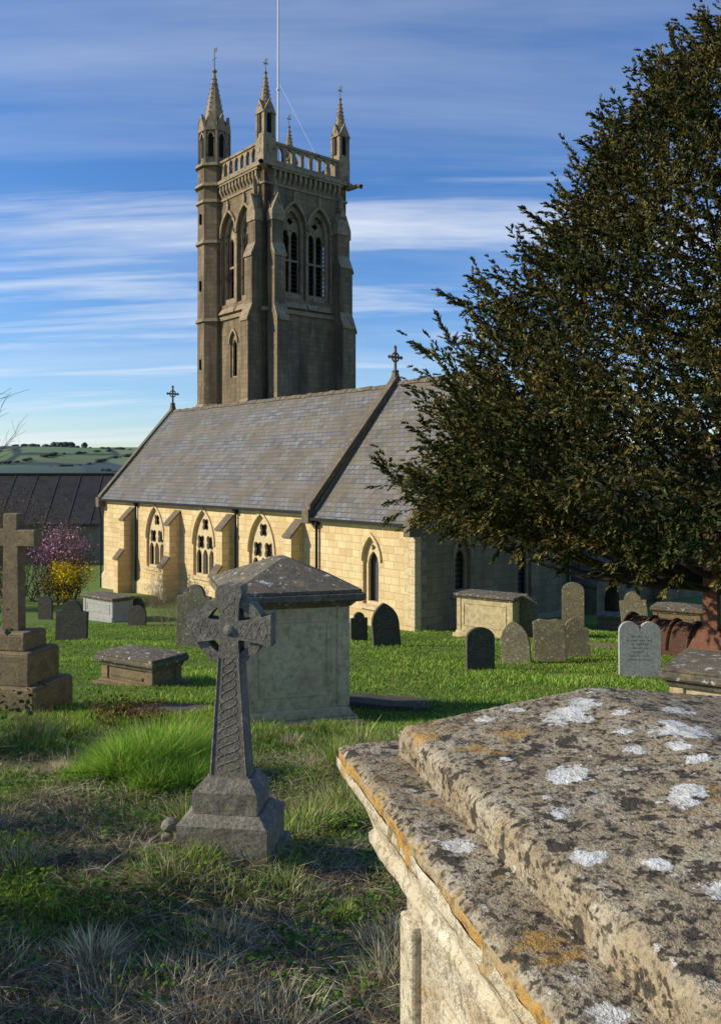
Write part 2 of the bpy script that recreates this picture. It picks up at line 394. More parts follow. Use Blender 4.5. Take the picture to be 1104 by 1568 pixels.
def buttress(x,w=.55,ztop=-.55,p1=.62,p2=.98,zm=-2.9):
    prof=[(0,-8),(-p2,-8),(-p2,zm-.35),(-p1,zm+.1),(-p1,ztop-.55),(0,ztop+.05)]
    plate(wall,[prof],YZ,x-w/2,x+w/2)
    def cap(a,b,zA,zB):
        plate(cope,[[(-a-.06,zA-.10),(-a-.06,zA),(-b,zB+.1),(-b,zB-.02)]],YZ,x-w/2-.04,x+w/2+.04)
    cap(p1,0.01,ztop-.5,ztop+.08); cap(p2,p1-.01,zm-.3,zm+.12)
for t in (6.95,12.45,17.6,23.0): buttress(-t)
for t in(11.85,22.35):
    tube(pipe,[(-t,-.1,-.1),(-t,-.1,-8)],[.055,.055],8); box(pipe,-t-.12,-t+.12,-.22,-.01,-.32,-.08)
tube(pipe,[(-5.65,-.1,-.35),(-5.65,-.1,-8)],[.055,.055],8); box(pipe,-5.77,-5.53,-.22,-.01,-.55,-.3)
tube(pipe,[(-26.95,-.3,-.1),(-27.1,-.1,-1.2),(-27.1,-.1,-8)],[.05,.05,.05],8)
tube(pipe,[(.1,8.7,-.3),(.1,8.7,-8)],[.05,.05],8)
ms=lambda u,v,d:(-1.2-d,u,v)
hl=[]
for c_ in (13.6,15.2,15.85):
    lp=[(c_-.26,-4.0),(c_+.26,-4.0),(c_+.26,-2.5),(c_-.26,-2.5)]
    hl.append(lp); plate(glass,[lp],ms,.2,.22)
plate(trim_shade,[[(14.8,-4.15),(16.25,-4.15),(16.25,-4.01),(14.8,-4.01)]],ms,-.08,.05)
plate(trim_shade,[[(14.8,-2.49),(16.25,-2.49),(16.25,-2.36),(14.8,-2.36)]],ms,-.08,.05)
plate(wall_shade,[[(9.02,-8),(22,-8),(22,-.9),(9.02,-.9)]]+hl,ms,0,.22,back=False)
box(wall_shade,-9,-1.45,9.05,22,-8,-.92)
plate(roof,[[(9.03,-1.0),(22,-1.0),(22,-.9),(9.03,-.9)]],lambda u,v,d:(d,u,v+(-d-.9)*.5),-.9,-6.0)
plate(wall_shade,[[(10.0,-8),(12.2,-8),(12.2,-3.1),(11.1,-2.0),(10.0,-3.1)],archloop(11.1,1.1,-7,-4.0)],lambda u,v,d:(.6-d,u,v),0,1.79,back=False)
for sg in(-1,1):
    plate(roof,[[(11.1+sg*1.3,-3.3),(11.1,-1.98),(11.1,-1.88),(11.1+sg*1.3,-3.2)]],YZ,-1.19,.75)
for c_ in (12.9,17.5):
    box(wall_shade,-1.19,-.5,c_-.3,c_+.3,-8,-2.6)
finish(wall,'nave_and_chancel_walls',MAT_wall,church); finish(trim,'window_tracery_and_trim',MAT_trim,church)
finish(wall_shade,'east_gable_and_vestry_walls',MAT_wall_shade,church); finish(trim_shade,'east_trim',MAT_trim_shade,church)
finish(glass,'leaded_windows',MAT_glass,church); finish(roof,'slate_roof',MAT_slate,church)
finish(cope,'copings_and_crosses',MAT_cope,church,bevel=.015); finish(pipe,'gutters_and_downpipes',MAT_black,church)

# ---- tower
TX1=-23.6; TW=6.65; TX0=TX1-TW; TY0=9.2; TY1=TY0+TW
tw=bmesh.new(); tt=bmesh.new(); lv=bmesh.new(); dk=bmesh.new(); met=bmesh.new()
mF=lambda u,v,d:(TX1-u,TY0+d,v)
mR=lambda u,v,d:(TX1-d,TY0+u,v)
mB=lambda u,v,d:(TX1-u,TY1-d,v); mL=lambda u,v,d:(TX0+d,TY0+u,v)
ZP=21.2
for fi,mf in enumerate((mF,mR,mB,mL)):
    hl=[]
    for cu in (TW/2-1.02,TW/2+1.02):
        o=archloop(cu,1.85,12.9,17.5,1.0); hl.append(o)
        o2=archloop(cu,1.845,12.902,17.5,1.0); i2=archloop(cu,1.4,13.3,17.45,1.05)
        plate(tt,[o2,i2],mf,.22,.42)
        i3=archloop(cu,1.396,13.302,17.45,1.05)
        holes=[archloop(cu+s*.345,.54,13.4,17.0,1.0,6) for s in(-1,1)]+[foil(cu,18.05,.24)]
        plate(tt,[i3]+holes,mf,.46,.62)
        plate(tt,[[(cu-.69,15.4),(cu+.69,15.4),(cu+.69,15.55),(cu-.69,15.55)]],mf,.44,.64)
        for k in range(13):
            z=13.4+k*.29
            plate(lv,[[(0,z),(.32,z+.2),(.32,z+.25),(0,z+.05)]],(lambda cu: lambda u,v,d:mf(cu-.69+d,v,.66+u))(cu),0,1.38)
        plate(dk,[archloop(cu,1.5,13.2,17.5)],mf,1.05,1.08)
        hood(tt,cu,1.87,17.5,1.0,.17,mf,-.12,.02)
        plate(tt,[[(cu-.06,19.15),(cu+.06,19.15),(cu+.12,19.6),(cu,19.95),(cu-.12,19.6)]],mf,-.14,.02)
        for s in(-1,1):
            plate(tt,[[(cu+s*.99-.055,12.9),(cu+s*.99+.055,12.9),(cu+s*.99+.055,17.45),(cu+s*.99-.055,17.45)]],mf,-.06,.02)
        plate(tt,[[(-.25,12.25),(.22,13.0),(.22,12.2)]],(lambda cu: lambda u,v,d:mf(cu-.95+d,v,u))(cu),0,1.9)
    if fi==0:
        hl.append(archloop(3.7,.85,7.9,10.2,1.15)); plate(dk,[hl[-1]],mf,.33,.35)
        plate(tt,[archloop(3.7,.846,7.902,10.2,1.15),archloop(3.7,.5,8.0,10.0,1.1)],mf,.1,.25); hood(tt,3.7,.87,10.2,1.15,.14,mf,-.1,.02)
    plate(tw,[[(0,-9),(TW,-9),(TW,ZP),(0,ZP)]]+hl,mf,0,.5,back=False)
    n=14
    for k in range(n):
        u=.7+(TW-1.4)*k/(n-1)
        plate(tt,[[(-.22,20.95),(-.22,20.6),(0.01,20.2),(.01,20.95)]],(lambda u: lambda a,v,d:mf(u+d,v,a))(u),-.09,.09)
    plate(tt,[[(.45,20.95),(TW-.45,20.95),(TW-.45,21.1),(.45,21.1)]],mf,-.27,.01)
    holes=[]; n=7
    for k in range(n):
        u=.85+(TW-1.7)*(k+.5)/n
        holes.append(archloop(u,.46,21.62,22.15,1.0,5))
    plate(tt,[[(.3,21.32),(TW-.3,21.32),(TW-.3,22.62),(.3,22.62)]]+holes,mf,-.02,.2)
    plate(tt,[[(.2,22.62),(TW-.2,22.62),(TW-.2,22.78),(.2,22.78)]],mf,-.1,.28)
def ringstring(z0,z1,p,bm=tt):
    plate(bm,[[(TX0-p,TY0-p),(TX1+p,TY0-p),(TX1+p,TY1+p),(TX0-p,TY1+p)],[(TX0+.05,TY0+.05),(TX1-.05,TY0+.05),(TX1-.05,TY1-.05),(TX0+.05,TY1-.05)]],XY,z0,z1)
ringstring(21.1,21.32,.33); ringstring(11.85,12.1,.14); ringstring(6.0,6.2,.14); ringstring(19.98,20.12,.08)
box(dk,TX0+.5,TX1-.5,TY0+.5,TY1-.5,20.8,20.95)
def tbut(mf,u,w=.85):
    prof=[(0.05,-9),(-1.35,-9),(-1.35,5.4),(-1.08,6.1),(-1.08,11.3),(-.78,12.2),(-.78,15.4),(-.52,16.1),(-.52,18.2),(0.05,19.0)]
    plate(tw,[prof],lambda a,v,d:mf(u+d,v,a),0,w)
    for (p,z,dz) in((-1.35,5.45,.7),(-1.08,11.35,.9),(-.78,15.45,.7)):
        pn={-1.35:-1.08,-1.08:-.78,-.78:-.52}[p]
        plate(tt,[[(p-.08,z-.16),(p-.08,z),(pn,z+dz+.06),(pn+.01,z+dz-.3)]],lambda a,v,d:mf(u+d,v,a),-.05,w+.05)
    plate(tt,[[(-.06,17.6),(w+.06,17.6),(w+.06,18.2),(w/2,19.4),(-.06,18.2)]],lambda a,v,d:mf(u+a,v,d),-.60,.01)
    plate(tt,[[(w/2-.16,19.2),(w/2+.16,19.2),(w/2,20.3)]],lambda a,v,d:mf(u+a,v,d),-.42,-.12)
tbut(mF,.25); tbut(mR,.25); tbut(mR,TW-1.1); tbut(mB,.25); tbut(mB,TW-1.1); tbut(mL,TW-1.1)
def pinnacle(cx,cy,zb,w,hs,hp):
    box(tt,cx-w/2-.06,cx+w/2+.06,cy-w/2-.06,cy+w/2+.06,zb-1.5,zb+.15)
    box(tt,cx-w/2,cx+w/2,cy-w/2,cy+w/2,zb+.15,zb+hs)
    for a in range(4):
        R=Matrix.Rotation(a*math.pi/2,3,'Z')
        def mf(u,v,d,R=R):
            p=R@Vector((u,-w/2+d,v)); return (cx+p.x,cy+p.y,p.z)
        z1=zb+hs
        plate(tt,[[(-w/2-.08,z1-.1),(w/2+.08,z1-.1),(0,z1+w*1.0)]],mf,-.09,.06)
        plate(dk,[archloop(0,w*.42,zb+.4,z1-.35,1.1,5)],mf,-.004,.01)
        plate(tt,[[(-w/2-.02,zb+.2),(-w/2+.14,zb+.2),(-w/2+.14,z1),(-w/2-.02,z1)]],mf,-.06,.1)
    frustum(tt,cx,cy,zb+hs,zb+hs+hp,w*.56,.05,8,math.pi/8)
    for k in range(9):
        f=(k+.6)/10; r=w*.56*(1-f)+.05*f
        for a in range(4):
            an=a*math.pi/2+math.pi/4
            bmesh.ops.create_icosphere(tt,subdivisions=1,radius=.05,matrix=Matrix.Translation((cx+(r+.02)*math.cos(an),cy+(r+.02)*math.sin(an),zb+hs+hp*f)))
    zt=zb+hs+hp
    frustum(tt,cx,cy,zt-.12,zt,.05,.13,8); frustum(tt,cx,cy,zt,zt+.12,.13,.04,8)
    frustum(met,cx,cy,zt+.1,zt+.95,.022,.015,6)
    box(met,cx-.2,cx+.2,cy-.015,cy+.015,zt+.6,zt+.64); box(met,cx-.015,cx+.015,cy-.2,cy+.2,zt+.59,zt+.63)
    box(met,cx-.09,cx+.2,cy-.01,cy+.01,zt+.72,zt+.88)
i=.28
pinnacle(TX1-i,TY0+i,22.8,.82,1.75,2.6); pinnacle(TX1-i,TY1-i,22.8,.82,1.75,2.6); pinnacle(TX0+i,TY1-i,22.8,.82,1.75,2.6)
ox,oy=TX0+.15,TY0+.15
frustum(tw,ox,oy,-9,22.6,1.22,1.14,8,math.pi/8)
for z,p in((6.0,.14),(11.85,.14),(17.2,.12),(20.0,.1),(21.1,.2),(22.5,.16)):
    frustum(tt,ox,oy,z,z+.22,1.2+p,1.2+p*.5,8,math.pi/8)
frustum(tt,ox,oy,22.7,25.2,1.0,.98,8,math.pi/8)
for a in range(8):
    R=Matrix.Rotation(a*math.pi/4,3,'Z'); rr=1.0*math.cos(math.pi/8)
    def mf(u,v,d,R=R):
        p=R@Vector((u,-rr+d,v)); return (ox+p.x,oy+p.y,p.z)
    plate(dk,[archloop(0,.36,23.2,24.5,1.1,5)],mf,-.006,.01)
    hood(tt,0,.38,24.5,1.1,.1,mf,-.08,.02)
    plate(tt,[[(-.44,25.0),(.44,25.0),(0,26.2)]],mf,-.13,.08)
    plate(tt,[[(-.44,22.8),(-.34,22.8),(-.34,25.1),(-.44,25.1)]],mf,-.07,.05)
    plate(dk,[archloop(0,.3,20.4,20.85,1.1,5)],lambda u,v,d:mf(u,v,d-.12),-.004,.01)
for a in range(8):
    an=math.pi/8+a*math.pi/4
    frustum(tt,ox+1.05*math.cos(an),oy+1.05*math.sin(an),22.7,25.3,.1,.1,4); frustum(tt,ox+1.05*math.cos(an),oy+1.05*math.sin(an),25.3,26.0,.12,.01,4)
frustum(tt,ox,oy,25.2,29.4,.86,.06,8,math.pi/8)
for k in range(11):
    f=(k+.5)/12; r=.86*(1-f)+.06*f
    for a in range(8):
        an=a*math.pi/4+math.pi/8
        bmesh.ops.create_icosphere(tt,subdivisions=1,radius=.05,matrix=Matrix.Translation((ox+(r+.01)*math.cos(an),oy+(r+.01)*math.sin(an),25.2+4.2*f)))
frustum(tt,ox,oy,29.3,29.45,.06,.2,8); frustum(tt,ox,oy,29.45,29.65,.2,.05,8)
frustum(met,ox,oy,29.6,31.1,.03,.02,6); box(met,ox-.3,ox+.3,oy-.015,oy+.015,30.3,30.35); box(met,ox-.05,ox+.35,oy-.01,oy+.01,30.75,31.0)
for zz in(3.5,8.6,14,18.6): 
    plate(dk,[[(-.06,zz),(.06,zz),(.06,zz+.7),(-.06,zz+.7)]],lambda u,v,d:(ox+u,oy-1.13+d,v),-.05,.1)
cx,cy=(TX0+TX1)/2,(TY0+TY1)/2
pole=bmesh.new(); frustum(pole,cx,cy,20.9,37,.085,.05,10); bmesh.ops.create_icosphere(pole,subdivisions=2,radius=.13,matrix=Matrix.Translation((cx,cy,28.0)))
tube(pole,[(cx,cy,28.6),(TX1-.4,TY1-2.2,22.8)],[.012,.012],4)
finish(pole,'flagpole',MAT_white,church)
for (x,y,dx,dy) in((TX1+.2,TY1+.1,.7,.25),(TX1+.1,TY0-.1,.5,-.5),(TX0-.1,TY1+.1,-.5,.5)):
    tube(tt,[(x-.2*dx,y-.2*dy,21.0),(x+.5*dx,y+.5*dy,21.0),(x+1.0*dx,y+1.0*dy,21.05),(x+1.35*dx,y+1.35*dy,20.95)],[.2,.16,.13,.17],6)
finish(tw,'tower_walls',MAT_tower,church); finish(tt,'tower_mouldings_and_pinnacles',MAT_ttrim,church)
finish(lv,'belfry_louvres',MAT_louvre,church); finish(dk,'tower_dark_openings',plain('dark_interior',(.012,.011,.01),.9),church)
finish(met,'weather_vanes',MAT_black,church)

# ------------------------------------------------------------------ neighbouring house
house=empty('neighbouring_house',(-33,70,0),.06)
bm=bmesh.new(); box(bm,-12,11.2,-.0,8,-10,-2.4); plate(bm,[[(0,-2.4),(8,-2.4),(4,1.0)]],YZ,-12,11.2); finish(bm,'walls',rock('render_wall',(.25,.22,.18),(.2,.18,.14),1),house)
bm=bmesh.new(); slope(bm,-12.4,11.6,-.5,-2.75,4,1.35,.15); plate(bm,[[(8.5,-2.75),(4.003,1.35),(4.003,1.2),(8.5,-2.9)]],YZ,-12.4,11.6)
finish(bm,'tiled_roof',MAT_tile,house)
bm=bmesh.new()
for k in range(13):
    x=-11.6+k*1.85; plate(bm,[[(-.5,-2.70),(4,1.40),(4,1.36),(-.5,-2.74)]],YZ,x,x+.07)
box(bm,-12.4,11.6,3.85,4.15,1.33,1.47)
finish(bm,'roof_battens_and_ridge',plain('roof_ridge',(.08,.075,.07),.8),house)
bm=bmesh.new(); box(bm,-8,-7.2,3.6,4.4,-.5,2.0); finish(bm,'chimney',MAT_brown,house)
bm=bmesh.new()
for x in(-8,-3,3,8): box(bm,x-.6,x+.6,-.06,.05,-6,-4.6)
finish(bm,'windows',MAT_glass,house)

# ------------------------------------------------------------------ grave monuments
EXCL=[]
def headstone(x,y,w,h,rz=0,lean=0,side=0,style='round',mat=None,t=.11,name='gravestone'):
    z=g(x,y); e=empty(name,(x,y,z),math.radians(rz)); e.rotation_euler=(math.radians(lean),math.radians(side),math.radians(rz))
    a=w/2
    if style=='round': o=[(-a,-.3),(a,-.3),(a,h-a*.75)]+[(a*math.cos(i*math.pi/14),h-a*.75+a*.75*math.sin(i*math.pi/14)) for i in range(1,14)]+[(-a,h-a*.75)]
    elif style=='flat': o=[(-a,-.3),(a,-.3),(a,h-.04),(a*.5,h),(0,h-.02),(-a*.6,h+.01),(-a,h-.05)]
    elif style=='shoulder':
        r=a*.62; o=[(-a,-.3),(a,-.3),(a,h-r*1.1),(r+.02,h-r*1.05)]+[(r*math.cos(i*math.pi/12),h-r+r*math.sin(i*math.pi/12)) for i in range(0,13)]+[(-r-.02,h-r*1.05),(-a,h-r*1.1)]
    elif style=='gothic': o=[(-a,-.3),(a,-.3)]+arch(0,w,h-w*.75,.83)[::-1]
    elif style=='double':
        o=[(-a,-.3),(a,-.3)]
        for c_ in(a/2,-a/2): o+=[(c_+a/2*math.cos(i*math.pi/10),h-a/2+a/2*math.sin(i*math.pi/10)) for i in range(0,11)]
    elif style=='ogee':
        o=[(-a,-.3),(a,-.3),(a,h-.22)]+[(a-a*q,h-.22+.22*(q*q*(3-2*q))) for q in(.15,.3,.45,.6,.75,.9,1)]+[(-(a-a*q),h-.22+.22*(q*q*(3-2*q))) for q in(.9,.75,.6,.45,.3,.15,0)]
    bm=bmesh.new(); plate(bm,[o],XZ,-t/2,t/2)
    finish(bm,'stone_slab',mat,e,bevel=.014)
    if style in('round','gothic','shoulder','double') and h>.6:
        bm=bmesh.new(); st_=random.getstate(); random.seed(int(x*100))
        for k in range(7):
            zz=h*.72-k*h*.07; l=a*random.uniform(.35,.7)
            n=int(l*2/.03)
            for j in range(n):
                if random.random()<.78:
                    xx=-l+2*l*j/n; box(bm,xx,xx+.014,-t/2-.0015,-t/2+.01,zz,zz+.02)
        random.setstate(st_)
        finish(bm,'inscription',MAT_tombcap,e)
    EXCL.append((x,y,w*.5)); return e
headstone(2.25,16,.54,.80,8,-3,1,'round',MAT_hs_dark)
headstone(3.22,17.5,.60,.86,-20,-5,-6,'gothic',MAT_hs_mid)
headstone(4.02,18,.66,.88,-12,-4,-3,'flat',MAT_hs_mid)
headstone(4.78,18.9,.66,.86,-8,-4,-4,'ogee',MAT_hs_mid)
headstone(5.15,26.5,.68,1.35,-10,0,0,'ogee',MAT_hs_mid)
headstone(7.0,28,.72,1.75,-20,0,0,'round',MAT_hs_mid)
headstone(8.45,26,.8,1.45,-25,0,-6,'shoulder',MAT_hs_mid)
headstone(4.86,14.8,.70,.95,-6,-2,0,'double',MAT_hs_light)
headstone(-.05,25,.52,.85,20,0,0,'shoulder',MAT_hs_dark)
headstone(.70,22.5,.74,1.15,12,-3,-4,'gothic',MAT_hs_dark,t=.16)
headstone(-8.5,25,.95,1.2,-5,0,2,'shoulder',MAT_hs_dark,t=.14)
headstone(-8.4,32,.7,.75,-10,0,0,'round',MAT_hs_dark)
headstone(-8.9,34,.6,.9,-10,0,0,'gothic',MAT_hs_dark)
headstone(-4.45,22.6,.92,1.65,-10,0,2,'shoulder',MAT_hs_mid,t=.16)
headstone(10.9,23,.7,1.0,-10,0,-5,'round',MAT_hs_mid)
headstone(-12.6,34,.6,.95,-10,0,0,'round',MAT_hs_dark)

def chest_tomb(x,y,rz,L,Wd,H,hip=0,mat=MAT_tomb,cap=MAT_tombcap,ov=.1,name='chest_tomb',sink=.3,plinth=.12,zoff=0):
    e=empty(name,(x,y,g(x,y)+zoff),math.radians(rz))
    bm=bmesh.new()
    st=min(.12,H*.12)
    box(bm,-L/2-plinth,L/2+plinth,-Wd/2-plinth,Wd/2+plinth,-sink,st)
    plate(bm,[[(-L/2-plinth*.5,st),(L/2+plinth*.5,st),(L/2+.01,st*1.9),(-L/2-.01,st*1.9)]],XZ,-Wd/2-plinth*.5,Wd/2+plinth*.5)
    box(bm,-L/2,L/2,-Wd/2,Wd/2,st*1.8,H-.1)
    for sx in(-1,1):
        for sy in(-1,1):
            box(bm,sx*L/2-.02-(.1 if sx>0 else 0),sx*L/2+.02+(.1 if sx<0 else 0),sy*Wd/2-.02-(.1 if sy>0 else 0),sy*Wd/2+.02+(.1 if sy<0 else 0),st*1.9,H-.12)
    for sy in(-1,1):
        y0,y1=sy*Wd/2-.016,sy*Wd/2+.016
        box(bm,-L/2+.2,L/2-.2,y0,y1,st*3,st*3+.04); box(bm,-L/2+.2,L/2-.2,y0,y1,H-.28,H-.24)
        box(bm,-L/2+.2,-L/2+.24,y0,y1,st*3+.041,H-.281); box(bm,L/2-.24,L/2-.2,y0,y1,st*3+.041,H-.281)
    finish(bm,'chest',mat,e,bevel=.01)
    bm=bmesh.new()
    a,b=L/2,Wd/2
    def tier(o0,z0,o1,z1):
        A=[(-a-o0,-b-o0),(a+o0,-b-o0),(a+o0,b+o0),(-a-o0,b+o0)]; B=[(-a-o1,-b-o1),(a+o1,-b-o1),(a+o1,b+o1),(-a-o1,b+o1)]
        va=[bm.verts.new((p[0],p[1],z0)) for p in A]; vb=[bm.verts.new((p[0],p[1],z1)) for p in B]
        for i in range(4): bm.faces.new([va[i],va[(i+1)%4],vb[(i+1)%4],vb[i]])
        bm.faces.new(va[::-1]); bm.faces.new(vb)
    tier(.03,H-.12,ov*.55,H-.05); tier(ov*.8,H-.05,ov,H-.03); tier(ov,H-.03,ov,H+.04)
    if hip:
        tier(ov*.8,H+.04,ov*.8,H+.08)
        o=ov*.8; r=max(a-b,0)*.8+.05; ry=max(b-a,0)*.8+.08
        base=[bm.verts.new(p) for p in((-a-o,-b-o,H+.08),(a+o,-b-o,H+.08),(a+o,b+o,H+.08),(-a-o,b+o,H+.08))]
        top=[bm.verts.new(p) for p in((-r,-ry,H+.08+hip),(r,-ry,H+.08+hip),(r,ry,H+.08+hip),(-r,ry,H+.08+hip))]
        for i in range(4): bm.faces.new([base[i],base[(i+1)%4],top[(i+1)%4],top[i]])
        bm.faces.new(top)
    finish(bm,'capstone',cap,e,bevel=.012)
    EXCL.append((x,y,max(L,Wd)*.55)); return e
mid=chest_tomb(-.92,10.05,16,1.20,1.44,1.46,hip=.30,ov=.17,zoff=-.0,plinth=.1)
chest_tomb(4.15,27,-35,1.9,.95,1.35,0)
chest_tomb(-10.1,34,-40,2.0,.9,.95,0,mat=MAT_hs_light)
chest_tomb(-3.5,13.6,-32,1.1,.6,.42,.04,mat=MAT_brown)
chest_tomb(4.35,8.45,-33,2.2,.95,.62,.05,zoff=-.08)
chest_tomb(9.8,31,-30,2,.9,.45,0,mat=MAT_hs_mid)
chest_tomb(10.3,27.5,-30,1.4,.9,.9,.1,mat=MAT_brown)

# celtic cross
cc=empty('celtic_cross',(-.643,4.25,0),math.radians(-8))
bm=bmesh.new(); zc=.815; T=.055
o=[(-.10,.08),(.10,.08),(.056,.66),(.048,.760),(.052,.768),(.145,.755),(.213,.735),(.213,.895),(.145,.875),(.052,.862),(.048,.870),(.054,.95),(.066,1.0),(.06,1.035),(.03,1.042),(0,1.035),(-.03,1.042),(-.06,1.035),(-.066,1.0),(-.054,.95),(-.048,.870),(-.052,.862),(-.145,.875),(-.213,.895),(-.213,.735),(-.145,.755),(-.052,.768),(-.048,.760),(-.056,.66)]
plate(bm,[o],XZ,-T,T)
c1=[(.176*math.cos(a),zc+.176*math.sin(a)) for a in[i*math.pi/20 for i in range(40)]]
c2=[(.124*math.cos(a),zc+.124*math.sin(a)) for a in[i*math.pi/20 for i in range(40)]]
plate(bm,[c1,c2],XZ,-T+.010,T-.010)
def weave(f0,amp,turns,ph,r=.006,n=70):
    pts=[]
    for q in range(n+1):
        s=q/n; a=amp(s)*math.sin(turns*2*math.pi*s+ph)
        pts.append(f0(s,a))
    tube(bm,pts,[r]*(n+1),5)
sh=lambda s,a:(a,-T+.0035,.12+s*.56)
for ph in(0,2.1,4.2): weave(sh,lambda s:.060-.030*s,4.2,ph,.0055)
for sg in(-1,1):
    ar=lambda s,a,sg=sg:(sg*(.055+.14*s),-T+.0035,zc+a)
    for ph in(0,math.pi): weave(ar,lambda s:.035+.012*s,1.5,ph,.0048,30)
    tube(bm,[(sg*.090,-T+.002,.1),(sg*.050,-T+.002,.68)],[.006,.005],5)
tp=lambda s,a:(a,-T+.0035,.875+.13*s)
for ph in(0,math.pi): weave(tp,lambda s:.03,1,ph,.0048,24)
bmesh.ops.create_icosphere(bm,subdivisions=2,radius=1,matrix=Matrix.Translation((0,-T,zc))@Matrix.Diagonal((.028,.010,.028,1)))
finish(bm,'carved_cross',MAT_cross,cc,bevel=.004)
bm=bmesh.new()
def ttier(bm,h0,d0,z0,h1,d1,z1):
    va=[bm.verts.new(p) for p in((-h0,-d0,z0),(h0,-d0,z0),(h0,d0,z0),(-h0,d0,z0))]; vb=[bm.verts.new(p) for p in((-h1,-d1,z1),(h1,-d1,z1),(h1,d1,z1),(-h1,d1,z1))]
    for i in range(4): bm.faces.new([va[i],va[(i+1)%4],vb[(i+1)%4],vb[i]])
    bm.faces.new(va[::-1]); bm.faces.new(vb)
ttier(bm,.160,.12,-.07,.160,.12,.03); ttier(bm,.160,.12,.03,.115,.08,.085)
ttier(bm,.225,.18,-.30,.225,.18,-.11); ttier(bm,.225,.18,-.11,.175,.135,-.072)
ttier(bm,.27,.23,-.55,.25,.21,-.27)
bmesh.ops.subdivide_edges(bm,edges=bm.edges,cuts=5,use_grid_fill=True)
for v in bm.verts: v.co+=noise.noise_vector(v.co*14)*.006
finish(bm,'stepped_base',MAT_cross,cc)
bm=bmesh.new()
for i in range(18):
    a=random.uniform(0,6.28); s=random.uniform(.02,.055)
    bmesh.ops.create_icosphere(bm,subdivisions=2,radius=s,matrix=Matrix.Translation((-.26+.07*math.cos(a),.0+.16*math.sin(a),-.30+random.uniform(-.04,.10)))@Matrix.Diagonal((1,1,.7,1)))
for v in bm.verts: v.co+=noise.noise_vector(v.co*9)*.02
finish(bm,'footing_stones',MAT_cross,cc)
EXCL.append((-.643,4.25,.24))

def cross_monument(name,x,y,rz,mat,tiers,zs,zt,hw,arm,armz):
    e=empty(name,(x,y,g(x,y)),math.radians(rz)); bm=bmesh.new(); z=-.3
    for (h,z1) in tiers: box(bm,-h,h,-h*.8,h*.8,z,z1-.03); ttier(bm,h,h*.8,z1-.03,h-.03,h*.8-.03,z1); z=z1
    a=hw
    plate(bm,[[(-a*1.15,zs),(a*1.15,zs),(a,armz-a),(arm,armz-a),(arm,armz+a),(a,armz+a),(a,zt),(-a,zt),(-a,armz+a),(-arm,armz+a),(-arm,armz-a),(-a,armz-a)]],XZ,-a*.8,a*.8)
    finish(bm,'cross_and_steps',mat,e,bevel=.015); EXCL.append((x,y,tiers[0][0])); return e
cross_monument('latin_cross_monument',-4.32,10.6,-12,MAT_brown,[(.55,.35),(.42,.75),(.30,.97)],.97,2.42,.10,.34,2.12)
cross_monument('red_granite_cross',6.85,16.6,-38,MAT_red,[(.55,.16),(.42,.30)],.3,2.6,.13,.42,2.1)
bm=bmesh.new(); ttier(bm,.40,.34,.28,.2,.16,.75)
finish(bm,'sloping_plinth',MAT_red,bpy.data.objects['red_granite_cross'],bevel=.01)
bt=empty('barrel_tomb',(7.15,20,g(7.15,20)),math.radians(-50)); bm=bmesh.new()
pr=[(.45*math.cos(i*math.pi/14),.2+.62*math.sin(i*math.pi/14)) for i in range(15)]
plate(bm,[[(.5,-.3),(.5,.2)]+pr+[(-.5,.2),(-.5,-.3)]],YZ,-.9,.9)
for x in(-.85,-.3,.3,.82):
    tube(bm,[(x,.46*math.cos(i*math.pi/14),.2+.64*math.sin(i*math.pi/14)) for i in range(15)],[.05]*15,6)
finish(bm,'coped_stone',rock('rusty_stone',(.13,.06,.035),(.08,.045,.03),6),bt)
def ledger(x,y,rz,L,Wd,mat,up=.06):
    e=empty('ledger_slab',(x,y,g(x,y)),math.radians(rz)); e.rotation_euler[0]=math.radians(-8)
    bm=bmesh.new(); box(bm,-L/2,L/2,-Wd/2,Wd/2,-.1,up); bmesh.ops.subdivide_edges(bm,edges=bm.edges,cuts=4,use_grid_fill=True)
    for v in bm.verts: v.co+=noise.noise_vector(v.co*4+Vector((x,y,0)))*.02
    finish(bm,'slab',mat,e,bevel=.01); EXCL.append((x,y,Wd*.6))
ledger(-2.3,10.4,-10,1.0,.7,MAT_hs_dark,.05); ledger(.35,10.9,-16,1.2,.9,MAT_hs_dark,.05); ledger(-.65,8.95,14,1.4,.4,MAT_hs_dark,.03)
ledger(6.5,22,-20,1.4,.7,MAT_hs_mid,.1)

# ------------------------------------------------------------------ foreground table tomb
ft=empty('foreground_chest_tomb',(.085,1.843,0),0)
AX=Vector((.963,.27,0)); BX=Vector((.27,-.963,0))
def F3(a,b,z): return AX*a+BX*b+Vector((0,0,z))
Wt=.90; Lt=1.75
m=M('lichened_limestone'); O=m.tc.outputs['Object']
n1=m.noise(5,5,.7); n2=m.noise(38,5,.75); n3=m.noise(130,3,.7)
c=m.mix(m.ramp(n1,[(.3,0),(.7,1)]),(.44,.345,.205),(.31,.24,.145))
c=m.mix(m.ramp(m.noise(11,5,.75,vec=m.map(O,(1,1,1),(.1,.5,.7))),[(.48,0),(.58,.75)]),c,(.50,.43,.30))
c=m.mix(m.ramp(n2,[(.39,.9),(.49,0)]),c,(.10,.076,.048))
c=m.mix(m.ramp(m.noise(21,4,.62,vec=m.map(O,(1,1,1),(.2,.9,.1))),[(.565,0),(.60,.92)]),c,(.05,.04,.028))
c=m.mix(m.ramp(m.noise(70,2,.5,vec=m.map(O,(1,1,1),(.7,.2,.4))),[(.59,0),(.64,.85)]),c,(.03,.025,.018))
c=m.mix(m.ramp(m.noise(7,5,.7,vec=m.map(O,(1,1,1),(.5,.3,.9))),[(.59,0),(.67,.8)]),c,(.50,.28,.055))
